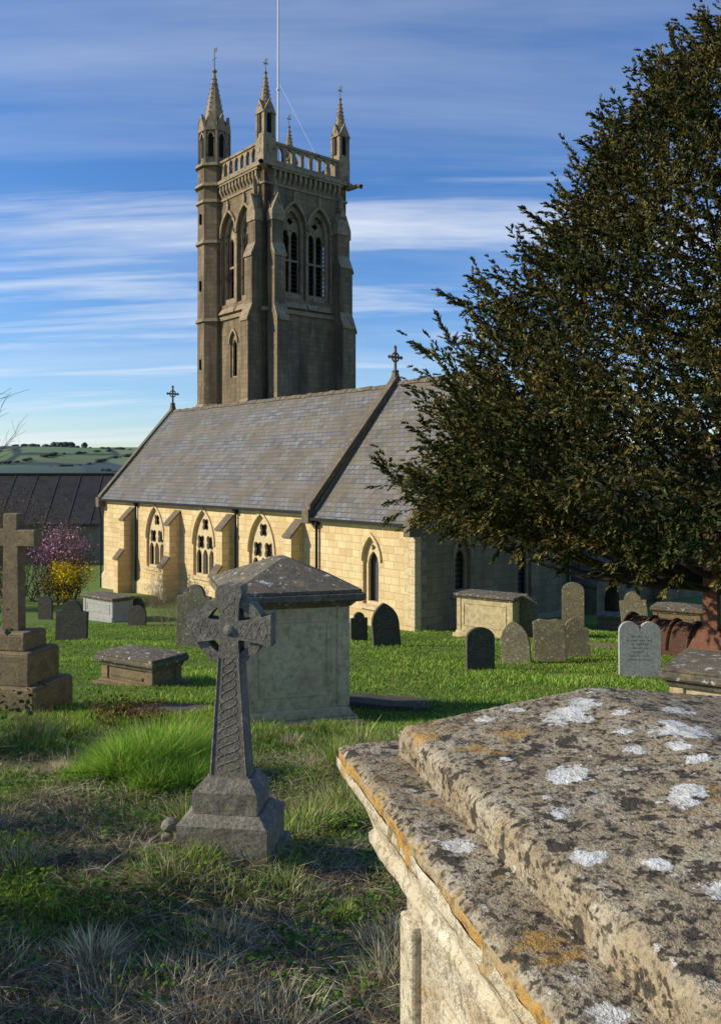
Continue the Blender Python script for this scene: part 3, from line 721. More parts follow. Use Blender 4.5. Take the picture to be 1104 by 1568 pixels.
c=m.mix(m.ramp(m.noise(26,4,.6,vec=m.map(O,(1,1,1),(1.2,.3,.1))),[(.66,0),(.69,.9)]),c,(.62,.58,.48))
c=m.mix(m.ramp(n3,[(.35,.5),(.5,0)]),c,(.09,.07,.048))
lm=m.math('ADD',m.attr('lich'),m.math('ADD',m.math('MULTIPLY',m.math('SUBTRACT',m.noise(55,5,.7),.5),1.5),m.math('MULTIPLY',m.math('SUBTRACT',m.noise(18,3,.6),.5),1.1)))
lmask=m.ramp(lm,[(.42,0),(.50,1)])
lc=m.mix(m.ramp(n2,[(.35,0),(.6,1)]),(.48,.44,.35),(.82,.79,.70))
c=m.mix(lmask,c,lc)
hh=m.math('ADD',m.math('ADD',n2,m.math('MULTIPLY',n3,.5)),m.math('MULTIPLY',m.sep(lmask,0),.18))
MAT_ft=m.out(c,m.bump(hh,1.0,.010))
m=M('lichened_edge'); O=m.tc.outputs['Object']
n1=m.noise(12,5,.7); n2=m.noise(50,5,.75)
c=m.mix(m.ramp(n1,[(.4,0),(.6,1)]),(.44,.35,.20),(.55,.30,.06))
c=m.mix(m.ramp(n2,[(.4,.8),(.52,0)]),c,(.13,.10,.06)); MAT_fte=m.out(c,m.bump(n2,1,.012))
m=M('pale_limestone'); n1=m.noise(6,5,.7); n2=m.noise(45,5,.75)
c=m.mix(m.ramp(n1,[(.35,0),(.65,1)]),(.80,.72,.53),(.60,.49,.31))
c=m.mix(m.ramp(m.noise(8,5,.6,vec=m.map(m.tc.outputs['Object'],(1,1,1),(.2,.9,.1))),[(.56,0),(.65,.8)]),c,(.52,.29,.07))
c=m.mix(m.ramp(n2,[(.40,.75),(.50,0)]),c,(.26,.20,.12))
MAT_ftb=m.out(c,m.bump(n2,1,.014))
def topz(a): return 1.05+.055*(1-abs(a-Wt/2)/(Wt/2))
LP=[(.179,.417,.042),(.155,.43,.028),(.45,.345,.058),(.47,.30,.03),(.35,.13,.04),(.31,.155,.04),(.38,.10,.04),(.28,.18,.03),(.33,.19,.03),(.322,.39,.026),(.30,.58,.03),(.27,.60,.045),
    (.052,.684,.026),(.161,.84,.032),(.168,.08,.026),(.25,.06,.02),(.42,.2,.024),(.55,.2,.04),(.6,.35,.045),(.36,.30,.02),(.08,.55,.02),(.11,.30,.016),(.39,.48,.024),(.12,.75,.02),(-.055,.445,.038),(-.04,.45,.03),(-.05,.9,.024),(.40,.42,.03)]
def gridslab(name,a0,a1,b0,b1,zf,th,mat,mate,na=120,nb=230,edge=.012):
    bm=bmesh.new(); vs={}
    for i in range(na+1):
        for j in range(nb+1):
            a=a0+(a1-a0)*i/na; b=b0+(b1-b0)*j/nb
            e=min(a-a0,a1-a,b-b0,b1-b); z=zf(a)-edge*max(0,1-e/.02)**2
            p=F3(a,b,z); d=noise.fractal(p*9,1,2,4)*.003+noise.noise(p*60)*.0015
            q=max(0,1-e/.03); wob=noise.noise_vector(p*7)*.006*q+noise.noise_vector(p*34)*.0025*q
            vs[i,j]=bm.verts.new(p+Vector((wob.x,wob.y,d)))
    for i in range(na):
        for j in range(nb): bm.faces.new([vs[i,j],vs[i+1,j],vs[i+1,j+1],vs[i,j+1]])
    ring=[(i,0) for i in range(na)]+[(na,j) for j in range(nb)]+[(i,nb) for i in range(na,0,-1)]+[(0,j) for j in range(nb,0,-1)]
    prev=[vs[k] for k in ring]
    steps=5
    for s in range(1,steps+1):
        cur=[]
        for v0 in [vs[k] for k in ring]:
            p=v0.co+Vector((0,0,-th*s/steps)); w=noise.noise_vector(p*22)*.005+noise.noise_vector(p*60)*.002
            cur.append(bm.verts.new(p+Vector((w.x,w.y,w.z if s<steps else 0))))
        n=len(cur)
        for k in range(n):
            f=bm.faces.new([prev[k],prev[(k+1)%n],cur[(k+1)%n],cur[k]]); f.material_index=1
        prev=cur
    f=bm.faces.new(prev); f.material_index=1
    ob=finish(bm,name,[mat,mate],ft,smooth=True)
    me=ob.data; n=len(me.vertices); co_=np.empty(n*3); me.vertices.foreach_get('co',co_); co_=co_.reshape(-1,3)
    aa=co_[:,0]*.963+co_[:,1]*.27; bb=co_[:,0]*.27-co_[:,1]*.963; L_=np.zeros(n)
    for (pa,pb,r) in LP: L_=np.maximum(L_,1.0-np.sqrt((aa-pa)**2+(bb-pb)**2)/r*.62)
    L_=np.where(L_>.02,np.clip(L_,0,1),-.2)
    L_=np.clip(L_,-.5,.9)-.05
    at=me.attributes.new('lich','FLOAT','POINT'); at.data.foreach_set('value',L_.astype(np.float32))
    return ob
gridslab('upper_slab',0,Wt,0,Lt,topz,.065,MAT_ft,MAT_ft)
gridslab('lower_slab',-.11,Wt+.11,-.115,Lt+.11,lambda a:.985,.045,MAT_ft,MAT_fte)
prof=[(.125,.955),(.127,.935),(.115,.918),(.10,.91),(.092,.895),(.075,.86),(.062,.825),(.058,.81),(.066,.80),(.066,.782),(.055,.772),(.04,.76),(.02,.735),(.008,.71),(.004,.69),(0,.685),(0,-.4)]
bm=bmesh.new(); rings=[]
A0,A1,B0,B1=.0,Wt,.0,Lt
for o_,z in prof:
    o_-= .012
    pts=[]
    cs=[(A0-o_,B0-o_),(A1+o_,B0-o_),(A1+o_,B1+o_),(A0-o_,B1+o_)]
    for k in range(4):
        p,q=cs[k],cs[(k+1)%4]; n=90
        for s in range(n):
            a=p[0]+(q[0]-p[0])*s/n; b=p[1]+(q[1]-p[1])*s/n
            P_=F3(a,b,z); P_+=(noise.noise_vector(P_*12)*.005+noise.noise_vector(P_*45)*.003)*(1 if z>.7 else .3); pts.append(bm.verts.new(P_))
    rings.append(pts)
for r,s in zip(rings,rings[1:]):
    n=len(r)
    for k in range(n): bm.faces.new([r[k],r[(k+1)%n],s[(k+1)%n],s[k]])
finish(bm,'moulding_and_body',MAT_ftb,ft,smooth=True)
bm=bmesh.new()
def fbox(a0,a1,b0,b1,z0,z1):
    va=[bm.verts.new(F3(a,b,z0)) for a,b in((a0,b0),(a1,b0),(a1,b1),(a0,b1))]; vb=[bm.verts.new(F3(a,b,z1)) for a,b in((a0,b0),(a1,b0),(a1,b1),(a0,b1))]
    for i in range(4): bm.faces.new([va[i],va[(i+1)%4],vb[(i+1)%4],vb[i]])
    bm.faces.new(va[::-1]); bm.faces.new(vb)
fbox(-.002,.03,.24,Lt-.24,-.1,.60)
fbox(-.008,.03,.02,.10,-.3,.66); fbox(.16,Wt-.16,-.0,.05,-.1,.6)
finish(bm,'side_panel',MAT_ftb,ft,bevel=.008)

# ------------------------------------------------------------------ grass
def infoot(x,y):
    dx=x-.085; dy=y-1.843; a=dx*.963+dy*.27; b=dx*.27-dy*.963
    k=(a>-.02)&(a<Wt+.02)&(b>-.02)&(b<Lt+.02)
    for (ex,ey,r) in EXCL: k|=((x-ex)**2+(y-ey)**2)<(r*.8)**2
    lx=(x-1.915)*.64-(y-30)*.769; ly=(x-1.915)*.769+(y-30)*.64
    k|=(lx<.1)&(ly>-.15)
    return k
def pn(x,y,s,seed):
    r=np.random.default_rng(seed); v=np.zeros_like(x)
    for k in range(6):
        a=r.uniform(0,6.28); f=s*r.uniform(.6,2.2); v+=np.sin((x*np.cos(a)+y*np.sin(a))*f+r.uniform(0,6.28)+1.3*np.sin((x*np.sin(a)-y*np.cos(a))*f*.7))
    return v/3.2
def blades(x,y,h,w,lean,col,zoff=0,leandir=None):
    n=len(x); z=gz(x,y)+zoff; an=rng.uniform(0,2*np.pi,n); ld=rng.uniform(0,2*np.pi,n) if leandir is None else leandir
    sx=np.cos(an)*w/2; sy=np.sin(an)*w/2; dx=np.cos(ld)*lean; dy=np.sin(ld)*lean
    base=np.stack([x,y,z-.01],-1); s=np.stack([sx,sy,0*sx],-1)
    hh=np.sqrt(np.clip(h*h-(lean*.8)**2,(h*.12)**2,None))
    mid=base+np.stack([dx*.35,dy*.35,hh*.62],-1); tip=base+np.stack([dx,dy,hh],-1)
    V=np.stack([base-s,base+s,mid+s*.75,mid-s*.75,tip],1).reshape(-1,3)
    o=np.arange(n)[:,None]*5
    F=np.concatenate([o+[0,1,2],o+[0,2,3],o+[3,2,4]],0)
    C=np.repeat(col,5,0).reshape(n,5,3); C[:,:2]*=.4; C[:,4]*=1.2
    return V,F,C.reshape(-1,3)
def merge(parts):
    Vs=[];Fs=[];Cs=[];o=0
    for V,F,C in parts: Vs.append(V);Fs.append(F+o);Cs.append(C);o+=len(V)
    return np.concatenate(Vs),np.concatenate(Fs),np.concatenate(Cs)
def pal(n,cols,wts):
    idx=rng.choice(len(cols),n,p=np.array(wts)/sum(wts)); c=np.array(cols)[idx]*rng.uniform(.6,1.4,(n,1)); return c
GREEN=[(.21,.32,.045),(.30,.40,.065),(.12,.20,.03),(.45,.47,.15)]
STRAW=[(.68,.57,.33),(.48,.37,.20),(.84,.75,.50),(.20,.14,.09)]
parts=[]
n=165000
y=2.0+7.6*rng.uniform(0,1,n)**1.15; x=(rng.uniform(-.47,.36,n))*y+rng.uniform(-.2,.2,n)
gp=pn(x,y,2.8,1)*1.0+.46-1.1*np.clip((3.6-y)/.9,0,1)+.35*np.clip((y-4.5)/2,0,1)-.45*np.clip((x+.3)*1.0,0,.6)
keep=(~infoot(x,y))&(rng.uniform(-.9,.9,n)<pn(x,y,4.5,21)+.5); x,y,gp=x[keep],y[keep],gp[keep]; n=len(x)
isg=rng.uniform(-.35,1.0,n)<gp
cg=pal(n,GREEN,[4,4,3,1.5]); cs=pal(n,STRAW,[3,3,2,3]); col=np.where(isg[:,None],cg,cs)
tall=.5+.5*np.clip(pn(x,y,3.5,2)+.3,0,1.8)
h=np.where(isg,rng.uniform(.05,.12,n),rng.uniform(.03,.12,n))*tall*np.where(y<3.4,.65,1); w=rng.uniform(.0022,.0052,n)*(1+.08*y)
ln=h*np.where(isg,rng.uniform(.1,.95,n),rng.uniform(.7,1.25,n))
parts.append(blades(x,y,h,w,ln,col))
n=80000
y=2.0+5.5*rng.uniform(0,1,n)**1.6; x=rng.uniform(-.47,.36,n)*y; k2=pn(x,y,3.0,12)>-.5; keep=(~infoot(x,y))&k2; x,y=x[keep],y[keep]; n=len(x)
col=pal(n,STRAW+[(.15,.10,.07),(.34,.26,.17)],[2,3,2,3,3,2]); h=rng.uniform(.04,.18,n)
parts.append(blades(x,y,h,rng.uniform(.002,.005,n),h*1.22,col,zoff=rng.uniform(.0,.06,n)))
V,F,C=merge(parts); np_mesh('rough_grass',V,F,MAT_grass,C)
n=3500
y=2.0+5*rng.uniform(0,1,n)**1.6; x=rng.uniform(-.47,.36,n)*y; keep=~infoot(x,y); x,y=x[keep],y[keep]; n=len(x)
P0=np.stack([x,y,gz(x,y)+rng.uniform(.01,.05,n)],-1); a=rng.normal(0,1,(n,3)); a[:,2]*=.4; a/=np.linalg.norm(a,axis=1,keepdims=True); b=np.cross(a,rng.normal(0,.5,(n,3))+[0,0,1]); b/=np.linalg.norm(b,axis=1,keepdims=True)
s=rng.uniform(.006,.017,(n,1)); V=np.stack([P0-a*s,P0+b*s*.6,P0+a*s,P0-b*s*.6],1).reshape(-1,3)
np_mesh('dead_leaves',V,np.arange(n*4).reshape(-1,4),MAT_twig,np.repeat(pal(n,[(.19,.12,.07),(.33,.25,.15),(.11,.07,.05)],[3,2,2]),4,0))
n=9000
cxw=rng.uniform(-.46,.1,140); cyw=rng.uniform(2.6,7.5,140); cxw=cxw*cyw; k=rng.integers(0,140,n)
x=cxw[k]+rng.normal(0,.09,n); y=cyw[k]+rng.normal(0,.09,n); keep=~infoot(x,y); x,y=x[keep],y[keep]; n=len(x)
P0=np.stack([x,y,gz(x,y)+rng.uniform(.015,.09,n)],-1); a=rng.normal(0,1,(n,3)); a[:,2]*=.35; a/=np.linalg.norm(a,axis=1,keepdims=True); b=np.cross(a,rng.normal(0,.35,(n,3))+[0,0,1]); b/=np.linalg.norm(b,axis=1,keepdims=True)
s=rng.uniform(.008,.02,(n,1)); V=np.stack([P0-a*s,P0-a*s*.2+b*s*.6,P0+a*s,P0-a*s*.2-b*s*.6],1).reshape(-1,3)
np_mesh('weeds',V,np.arange(n*4).reshape(-1,4),MAT_grass,np.repeat(pal(n,[(.10,.20,.03),(.15,.27,.045),(.07,.14,.025)],[3,2,2]),4,0))
parts=[]
def tuft(cx,cy,r,hh,n,cols,wt,wd=.006):
    a=rng.uniform(0,6.28,n); q=np.sqrt(rng.uniform(0,1,n))*r; x=cx+q*np.cos(a); y=cy+q*np.sin(a)
    h=hh*rng.uniform(.5,1.15,n)*(1-.35*(q/r)**2); ld=a+rng.normal(0,.9,n); ln=h*np.clip(.25+.6*q/r+rng.normal(0,.25,n),0,1.15)
    parts.append(blades(x,y,h,rng.uniform(.6,1.3,n)*wd,ln,pal(n,cols,wt),leandir=ld))
BR=[(.26,.44,.05),(.40,.55,.08),(.14,.27,.035),(.52,.55,.17)]
for (dx,dy,r,hh,n) in((0,0,.26,.46,4500),(.30,-.25,.20,.26,2500),(-.3,.2,.2,.36,2500),(.1,-.38,.17,.24,2000),(.38,.1,.17,.36,2200),(-.15,-.2,.17,.38,2500),(-.40,-.28,.15,.2,1300),(.15,.2,.2,.50,2500)):
    tuft(-1.5+dx,6.15+dy,r,hh,n,BR,[4,4,2,1])
for i in range(110):
    y=random.uniform(2.6,8.8); x=random.uniform(-.46,.1)*y
    if infoot(np.array([x]),np.array([y]))[0]: continue
    gr=random.random()<(.72 if y>3.4 else .25)
    tuft(x,y,random.uniform(.04,.2),random.uniform(.07,.2),int(random.uniform(80,420)),(GREEN if gr else STRAW)+[STRAW[0]],[3,3,2,1,1.3],.0042)
for (x,y,hh) in((.0,7.2,.35),(.35,7.5,.3),(-.15,6.6,.25),(.15,5.0,.22),(.25,4.2,.18),(-.95,4.9,.25),(-.3,4.9,.25),(-2.9,7.5,.4),(-3.2,7.0,.45),(-.35,3.8,.14),(-.85,3.85,.16),(-.6,3.75,.12),(.1,5.8,.28),(.35,6.3,.3),(-.1,5.5,.24)):
    tuft(x,y,.19,hh,550,GREEN+STRAW[:2],[3,3,2,1,2,1.6])
V,F,C=merge(parts); np_mesh('grass_tussocks',V,F,MAT_grass,C)
n=200000
y=8.5+24*rng.uniform(0,1,n)**1.25; x=rng.uniform(-.46,.46,n)*y
keep=~infoot(x,y); x,y=x[keep],y[keep]; n=len(x)
pp=pn(x,y,.9,7)+.6*pn(x,y,3.1,8)
col=pal(n,[(.19,.32,.04),(.29,.42,.06),(.12,.21,.03),(.46,.48,.16)],[4,4,3,1.8])*(1+.24*pp[:,None])
h=rng.uniform(.035,.08,n)*np.clip(1+.4*pp,.4,2); w=.004+.0007*y
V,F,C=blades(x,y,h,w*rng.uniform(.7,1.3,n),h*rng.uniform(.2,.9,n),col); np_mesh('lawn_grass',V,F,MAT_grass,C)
bm=bmesh.new()
bmesh.ops.create_icosphere(bm,subdivisions=4,radius=1,matrix=Matrix.Translation((-1.42,4.05,g(-1.42,4.05)-.02))@Matrix.Diagonal((.11,.10,.08,1)))
for v in bm.verts: v.co+=noise.noise_vector(v.co*18)*.03
finish(bm,'molehill',rock('earth',(.14,.09,.055),(.07,.05,.035),9,bump=1))

# ------------------------------------------------------------------ twigs / shrubs
def twigs(segs,name,parent,colA,colB):
    S=np.array([[*a,*b,r0,r1] for a,b,r0,r1 in segs]); p=S[:,:3]; q=S[:,3:6]; d=q-p; d/=np.linalg.norm(d,axis=1,keepdims=True)+1e-9
    ref=np.where(np.abs(d[:,2:3])<.9,np.array([[0,0,1.]]),np.array([[1.,0,0]])); u=np.cross(d,ref); u/=np.linalg.norm(u,axis=1,keepdims=True); v=np.cross(d,u)
    ring=[]
    for k in range(3):
        a=k*2*np.pi/3; o=u*np.cos(a)+v*np.sin(a); ring.append(p+o*S[:,6:7]); ring.append(q+o*S[:,7:8])
    V=np.stack(ring,1).reshape(-1,3); n=len(S); o=np.arange(n)[:,None]*6
    F=np.concatenate([o+[0,2,3,1],o+[2,4,5,3],o+[4,0,1,5]],0)
    c=np.array(colA)+(np.array(colB)-np.array(colA))*rng.uniform(0,1,(n,1)); C=np.repeat(c,6,0)
    return np_mesh(name,V,F,MAT_twig,C,parent)
def grow(segs,tips,p,d,l,r,depth,spread=.5,up=.12):
    p=Vector(p); d=Vector(d).normalized(); k=3
    for i in range(k):
        q=p+d*l/k; segs.append((tuple(p),tuple(q),r,r*.85)); p=q; r*=.85
        d=(d+Vector([random.gauss(0,.16) for _ in range(3)])+Vector((0,0,up))).normalized()
        if depth>0 and (i>0 or depth<3):
            dd=(d+Vector([random.gauss(0,spread) for _ in range(3)])).normalized()
            grow(segs,tips,p,dd,l*random.uniform(.55,.8),r*.65,depth-1,spread,up)
    if depth>0: grow(segs,tips,p,d,l*.75,r*.8,depth-1,spread,up)
    else: tips.append(tuple(p))
def leaves_at(tips,per,size,jit,cols,wt,name,parent):
    T=np.repeat(np.array(tips),per,0); n=len(T); T=T+rng.normal(0,jit,(n,3)); a=rng.normal(0,1,(n,3)); a/=np.linalg.norm(a,axis=1,keepdims=True)
    b=np.cross(a,rng.normal(0,1,(n,3))); b/=np.linalg.norm(b,axis=1,keepdims=True); s=size*rng.uniform(.6,1.3,(n,1))
    V=np.stack([T-a*s*.5,T+b*s*.35,T+a*s*.5,T-b*s*.35],1).reshape(-1,3); F=np.arange(n)[:,None]*4+np.array([[0,1,2,3]])
    return np_mesh(name,V,F,MAT_leaf,np.repeat(pal(n,cols,wt),4,0),parent)
def shrub(name,x,y,h,stems,depth,colA,colB,leaf=None,spread=.45,r=.03,base=.5):
    e=empty(name,(0,0,0)); segs=[];tips=[]
    for i in range(stems):
        a=random.uniform(0,6.28); bx=x+random.uniform(0,base)*math.cos(a); by=y+random.uniform(0,base)*math.sin(a)
        grow(segs,tips,(bx,by,g(bx,by)-.1),(math.cos(a)*.5,math.sin(a)*.5,1),h*.42,r,depth,spread)
    twigs(segs,'stems',e,colA,colB)
    if leaf: leaves_at(tips,leaf[0],leaf[1],leaf[2],leaf[3],leaf[4],'leaves',e)
    return e
BRN=((.11,.08,.06),(.20,.145,.11))
for (x,y,h) in((-16.9,42,5.0),(-15.6,42,3.6),(-18.3,43,5.5),(-14.9,43,2.6),(-14.0,39.5,1.4),(-19.5,41,5.0),(-16.4,38,2.0),(-17.6,38,2.8)):
    shrub('bare_shrub',x,y,h,11,3,*BRN,leaf=(3,.09,.16,[(.12,.09,.055),(.075,.08,.038),(.18,.13,.08)],[3,2,1]),base=.8)
shrub('cherry_blossom_tree',-13.9,41.0,3.5,6,3,*BRN,leaf=(8,.11,.18,[(.50,.27,.33),(.40,.19,.25),(.60,.40,.44)],[3,2,1]),base=.3,spread=.36)
shrub('forsythia_shrub',-13.6,40,2.0,9,3,*BRN,leaf=(5,.10,.11,[(.85,.62,.03),(.70,.50,.03)],[3,1]),base=.3)
shrub('bare_shrub',-9.2,39.0,.8,14,2,(.2,.14,.09),(.34,.25,.15),base=1.0)
shrub('bare_shrub',-6.4,30,1.4,18,3,(.18,.13,.085),(.36,.26,.17),base=.8,r=.012)
shrub('bramble_patch',-2.6,9.3,.42,26,2,(.17,.08,.045),(.28,.15,.09),leaf=(2,.035,.04,[(.16,.08,.03),(.10,.15,.03)],[2,1]),base=.4,r=.006,spread=.8)
shrub('bramble_patch',-3.3,8.6,.4,18,2,(.17,.09,.05),(.28,.18,.11),base=.4,r=.005,spread=.8)
shrub('bramble_patch',-1.9,8.8,.3,18,2,(.22,.15,.09),(.38,.28,.18),base=.4,r=.005,spread=.8)
for (x,y,h) in((-2.7,2.9,1.2),(-3.2,2.1,1.4),(-4.6,7.6,1.6),(-3.2,4.3,1.0),(-2.3,2.2,.8)):  # unseen shrubs, placed to cast dappled shade over the left foreground
    shrub('unseen_shade_shrub',x,y,h,12,3,*BRN,leaf=(6,.06,.07,[(.06,.09,.03),(.09,.12,.04)],[2,1]),base=.35,r=.012,spread=.6)
e=empty('bare_tree',(0,0,0)); segs=[];tips=[]
grow(segs,tips,(-11.9,25,g(-11.9,25)-.2),(0.04,0,1),3.2,.15,4,.55,.05)
grow(segs,tips,(-11.8,25,.2),(0.5,0,1),1.5,.06,3,.5,.05)
twigs(segs,'branches',e,(.09,.07,.055),(.15,.12,.10))

# ------------------------------------------------------------------ yew tree
TXc,TYc=9.0,19.0
gb=g(TXc,TYc)
yew=empty('yew_tree',(TXc,TYc,gb))
RZ=[-.3,.2,.6,1.2,2.0,2.7,4,5.5,6.3,6.8,7.4,8.5,9.1,10,10.8,11.4,11.9]; RR=[4.6,6.6,7.8,8.4,8.0,7.4,6.7,6.1,5.7,5.1,4.7,4.2,3.5,2.7,2.1,1.3,.2]
ZC=np.linspace(-.3,11.9,300); WC=np.cumsum(np.interp(ZC,RZ,RR)+.6+4.5*((ZC<3.2)&(ZC>.3))); WC/=WC[-1]
def zpick(f): return float(np.interp(f,WC,ZC))
def lobef(az,z): return 1+.06*math.sin(az*3+z*1.1)+.07*math.sin(az*5-z*1.9)+.07*math.sin(az*9+z*3.3)+.06*math.sin(z*5+az*2)
tr=bmesh.new()
tube(tr,[(0,0,-.3),(.1,0,1.0),(0,.1,2.6),(.15,0,5),(.05,0,8),(0,0,11),(0,0,13)],[.75,.55,.48,.4,.28,.14,.03],10)
B=[];D=[];Lg=[];CI=[]
random.seed(11)
def plume(p0,d,l,nbl,w,tint):
    for q in range(nbl):
        s=(q+random.random())/nbl; pp=p0+d*l*s+Vector((0,0,.20*l*s*s))
        dd=(d*(.55+.5*s)+Vector((random.gauss(0,w),random.gauss(0,w),random.gauss(.10,w*.75)))*(1.15-.6*s)).normalized()
        B.append(tuple(pp)); D.append(tuple(dd)); Lg.append(random.uniform(.18,.38)*(1.15-.6*s)); CI.append(tint)
NM=170
for i in range(NM):
    f=(i+.5)/NM; zt=max(.2,zpick(f)); az=i*2.39996+random.uniform(-.25,.25)
    R=np.interp(zt,RZ,RR)*lobef(az,zt)*random.uniform(.88,1.02)
    zs_=max(gb+1.8,zt-.32*R-random.uniform(0,.6)); st=Vector((0,0,zs_-gb)); tip=Vector((R*math.cos(az),R*math.sin(az),zt-gb))
    def cur(t,st=st,tip=tip,R=R):
        p=st.lerp(tip,t); p.z+= -.10*R*math.sin(math.pi*t)+ (.06*R*t*t); return p
    tube(tr,[cur(t) for t in(0,.25,.5,.75,.97)],[.03+.018*R,.02+.014*R,.045,.03,.012],5)
    out=Vector((math.cos(az),math.sin(az),0))
    for k in range(3):
        t=random.uniform(.6,.95); side=Vector((-out.y,out.x,0))*random.choice((-1,1))*random.uniform(.2,1.0)
        plume(cur(t),(out*random.uniform(.3,1.0)+side+Vector((0,0,random.uniform(-.1,.5)))).normalized(),random.uniform(.6,1.1),10,.45,random.random())
    ld=(out*random.uniform(.6,1)+Vector((0,0,random.uniform(.1,1.0)))).normalized()
    plume(cur(.97),ld,random.uniform(.5,1.0),20,.22,random.random())
NP=4000
for i in range(NP):
    f=(i+.5)/NP; zt=zpick(f); az=i*2.39996+random.uniform(-.1,.1)
    R=np.interp(zt,RZ,RR)*lobef(az,zt)*random.uniform(.80,1.0)
    out=Vector((math.cos(az),math.sin(az),0)); p0=Vector((R*math.cos(az),R*math.sin(az),zt-gb))-out*.35
    up=.45 if zt>2 else (.1 if zt>.8 else -.2)
    d=(out*random.uniform(.5,1)+Vector((random.gauss(0,.35),random.gauss(0,.35),random.gauss(up,.35)))).normalized()
    plume(p0,d,random.uniform(.45,.95),8,.34,(math.sin(az*4+zt*1.7)+math.sin(zt*3.1-az*7))*.28+.5+random.gauss(0,.18))
finish(tr,'trunk_and_limbs',MAT_bark,yew)
B=np.array(B);D=np.array(D);Lg=np.array(Lg);CI=np.array(CI)
PER=13
n=len(B)*PER
t=np.tile((np.arange(PER)+.5)/PER,len(B)); b=np.repeat(B,PER,0); d=np.repeat(D,PER,0); L=np.repeat(Lg,PER)
p=b+d*(t*L)[:,None]; p[:,2]-=.05*t*t
r=rng.normal(0,1,(n,3)); r-=d*np.sum(r*d,1,keepdims=True); r/=np.linalg.norm(r,axis=1,keepdims=True)
r[:,2]*=.6
ldir=d*.75+r*.75*(1.1-.6*t)[:,None]; ldir/=np.linalg.norm(ldir,axis=1,keepdims=True)
ll=rng.uniform(.06,.11,n)*(1.1-.35*t); sd=np.cross(ldir,rng.normal(0,1,(n,3))); sd/=np.linalg.norm(sd,axis=1,keepdims=True)
lw=rng.uniform(.017,.028,n)
V=np.stack([p-sd*lw[:,None],p+sd*lw[:,None],p+ldir*ll[:,None]],1).reshape(-1,3)
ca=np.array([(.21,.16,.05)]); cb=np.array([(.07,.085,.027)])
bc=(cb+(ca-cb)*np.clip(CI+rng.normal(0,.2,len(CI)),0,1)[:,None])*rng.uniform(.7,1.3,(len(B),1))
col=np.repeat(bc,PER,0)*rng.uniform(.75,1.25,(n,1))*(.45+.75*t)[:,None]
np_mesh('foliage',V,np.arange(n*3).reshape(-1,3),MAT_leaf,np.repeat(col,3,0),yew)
n=100000
zt=np.interp(rng.uniform(.02,.99,n),WC,ZC); az=rng.uniform(0,2*np.pi,n); lob=np.array(1+.06*np.sin(az*3+zt*1.1)+.07*np.sin(az*5-zt*1.9)+.07*np.sin(az*9+zt*3.3)+.06*np.sin(zt*5+az*2))
R=np.interp(zt,RZ,RR)*lob*(1-.30*rng.uniform(0,1,n)**1.3)*.90
T=np.stack([R*np.cos(az),R*np.sin(az),zt-gb],-1); a=rng.normal(0,1,(n,3)); a/=np.linalg.norm(a,axis=1,keepdims=True); b=np.cross(a,rng.normal(0,1,(n,3))); b/=np.linalg.norm(b,axis=1,keepdims=True); s=rng.uniform(.05,.12,(n,1))
V=np.stack([T-a*s,T+b*s*.3,T+a*s,T-b*s*.3],1).reshape(-1,3)
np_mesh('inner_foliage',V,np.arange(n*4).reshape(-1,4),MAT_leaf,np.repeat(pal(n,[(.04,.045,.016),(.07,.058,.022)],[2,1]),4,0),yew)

# ------------------------------------------------------------------ light, sky, camera
sdir=Vector((-.985,-.06,0)).normalized(); EL=math.radians(25)
S=Vector((sdir.x*math.cos(EL),sdir.y*math.cos(EL),math.sin(EL)))
sun=bpy.data.lights.new('sun','SUN'); sun.energy=5.0; sun.angle=math.radians(.5); sun.color=(1,.92,.76)
so=bpy.data.objects.new('sun',sun); so.rotation_euler=(-S).to_track_quat('-Z','Y').to_euler(); link(so)
w=bpy.data.worlds.new('World'); sc.world=w; w.use_nodes=True; nt=w.node_tree
bg=nt.nodes['Background']; sky=nt.nodes.new('ShaderNodeTexSky'); sky.sky_type='NISHITA'; sky.sun_disc=False
sky.sun_elevation=EL; sky.sun_rotation=math.atan2(S.x,S.y); sky.air_density=1.0; sky.dust_density=.1; sky.ozone_density=2.6
tc=nt.nodes.new('ShaderNodeTexCoord'); sp=nt.nodes.new('ShaderNodeSeparateXYZ'); nt.links.new(tc.outputs['Generated'],sp.inputs[0])
def mt(op,a,b=0):
    n=nt.nodes.new('ShaderNodeMath'); n.operation=op
    for v,i in((a,0),(b,1)):
        if hasattr(v,'is_linked'): nt.links.new(v,n.inputs[i])
        else: n.inputs[i].default_value=v
    return n.outputs[0]
den=mt('ADD',mt('MAXIMUM',sp.outputs[2],0),.16)
cxn=nt.nodes.new('ShaderNodeCombineXYZ'); nt.links.new(mt('DIVIDE',sp.outputs[0],den),cxn.inputs[0]); nt.links.new(mt('DIVIDE',sp.outputs[1],den),cxn.inputs[1])
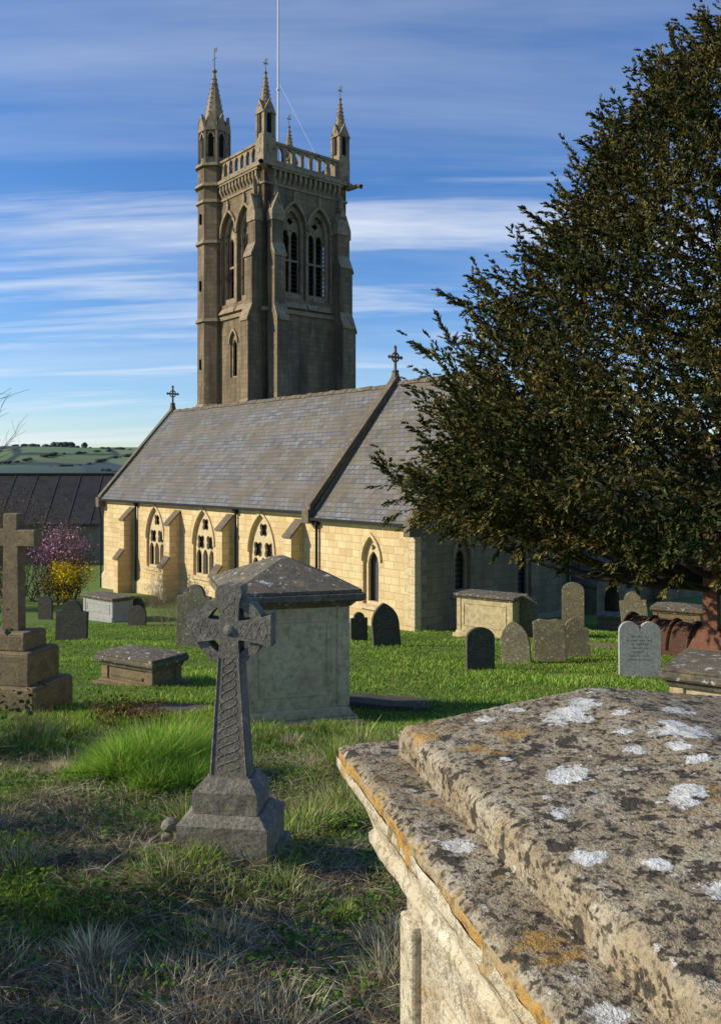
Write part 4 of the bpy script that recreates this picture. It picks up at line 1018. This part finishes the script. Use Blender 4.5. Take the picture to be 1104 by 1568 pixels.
def cloud(scale,rot,loc,p0,p1,mxv,rough=.6):
    mp=nt.nodes.new('ShaderNodeMapping'); mp.inputs['Scale'].default_value=scale; mp.inputs['Rotation'].default_value=(0,0,rot); mp.inputs['Location'].default_value=loc
    nt.links.new(cxn.outputs[0],mp.inputs[0])
    nz=nt.nodes.new('ShaderNodeTexNoise'); nz.inputs['Scale'].default_value=1.0; nz.inputs['Detail'].default_value=6; nz.inputs['Roughness'].default_value=rough; nz.inputs['Distortion'].default_value=.3
    nt.links.new(mp.outputs[0],nz.inputs['Vector'])
    cr=nt.nodes.new('ShaderNodeValToRGB'); cr.color_ramp.elements[0].position=p0; cr.color_ramp.elements[0].color=(0,0,0,1); cr.color_ramp.elements[1].position=p1; cr.color_ramp.elements[1].color=(mxv,)*3+(1,)
    nt.links.new(nz.outputs['Fac'],cr.inputs[0]); return cr.outputs[0]
c1=cloud((.40,2.4,1),.10,(5.3,9.4,0),.51,.77,1.0)
c2=cloud((.30,1.6,1),-.08,(7.1,4.2,0),.47,.80,.30,.65)
fr=nt.nodes.new('ShaderNodeValToRGB'); fr.color_ramp.elements[0].position=.30; fr.color_ramp.elements[0].color=(1,1,1,1); fr.color_ramp.elements[1].position=.44; fr.color_ramp.elements[1].color=(.08,.08,.08,1); nt.links.new(sp.outputs[2],fr.inputs[0])
hs=nt.nodes.new('ShaderNodeHueSaturation'); hs.inputs['Saturation'].default_value=1.22; nt.links.new(sky.outputs[0],hs.inputs['Color'])
tn=nt.nodes.new('ShaderNodeMix'); tn.data_type='RGBA'; tn.blend_type='MULTIPLY'; tn.inputs[0].default_value=1; nt.links.new(hs.outputs[0],tn.inputs[6]); tn.inputs[7].default_value=(.92,1.0,1.24,1)
m1=nt.nodes.new('ShaderNodeMix'); m1.data_type='RGBA'; nt.links.new(mt('MAXIMUM',mt('MULTIPLY',c1,fr.outputs[0]),c2),m1.inputs[0]); nt.links.new(tn.outputs[2],m1.inputs[6]); m1.inputs[7].default_value=(6.8,7.2,7.8,1)
nt.links.new(m1.outputs[2],bg.inputs[0]); bg.inputs[1].default_value=.13

cam=bpy.data.cameras.new('camera'); co=bpy.data.objects.new('camera',cam); link(co)
co.location=(0,0,1.6); co.rotation_euler=(math.radians(90),0,0)
cam.sensor_width=36; cam.sensor_height=36; cam.sensor_fit='AUTO'; cam.lens=1300/1568*36; cam.shift_y=-62/1568; cam.clip_start=.05; cam.clip_end=20000
sc.camera=co
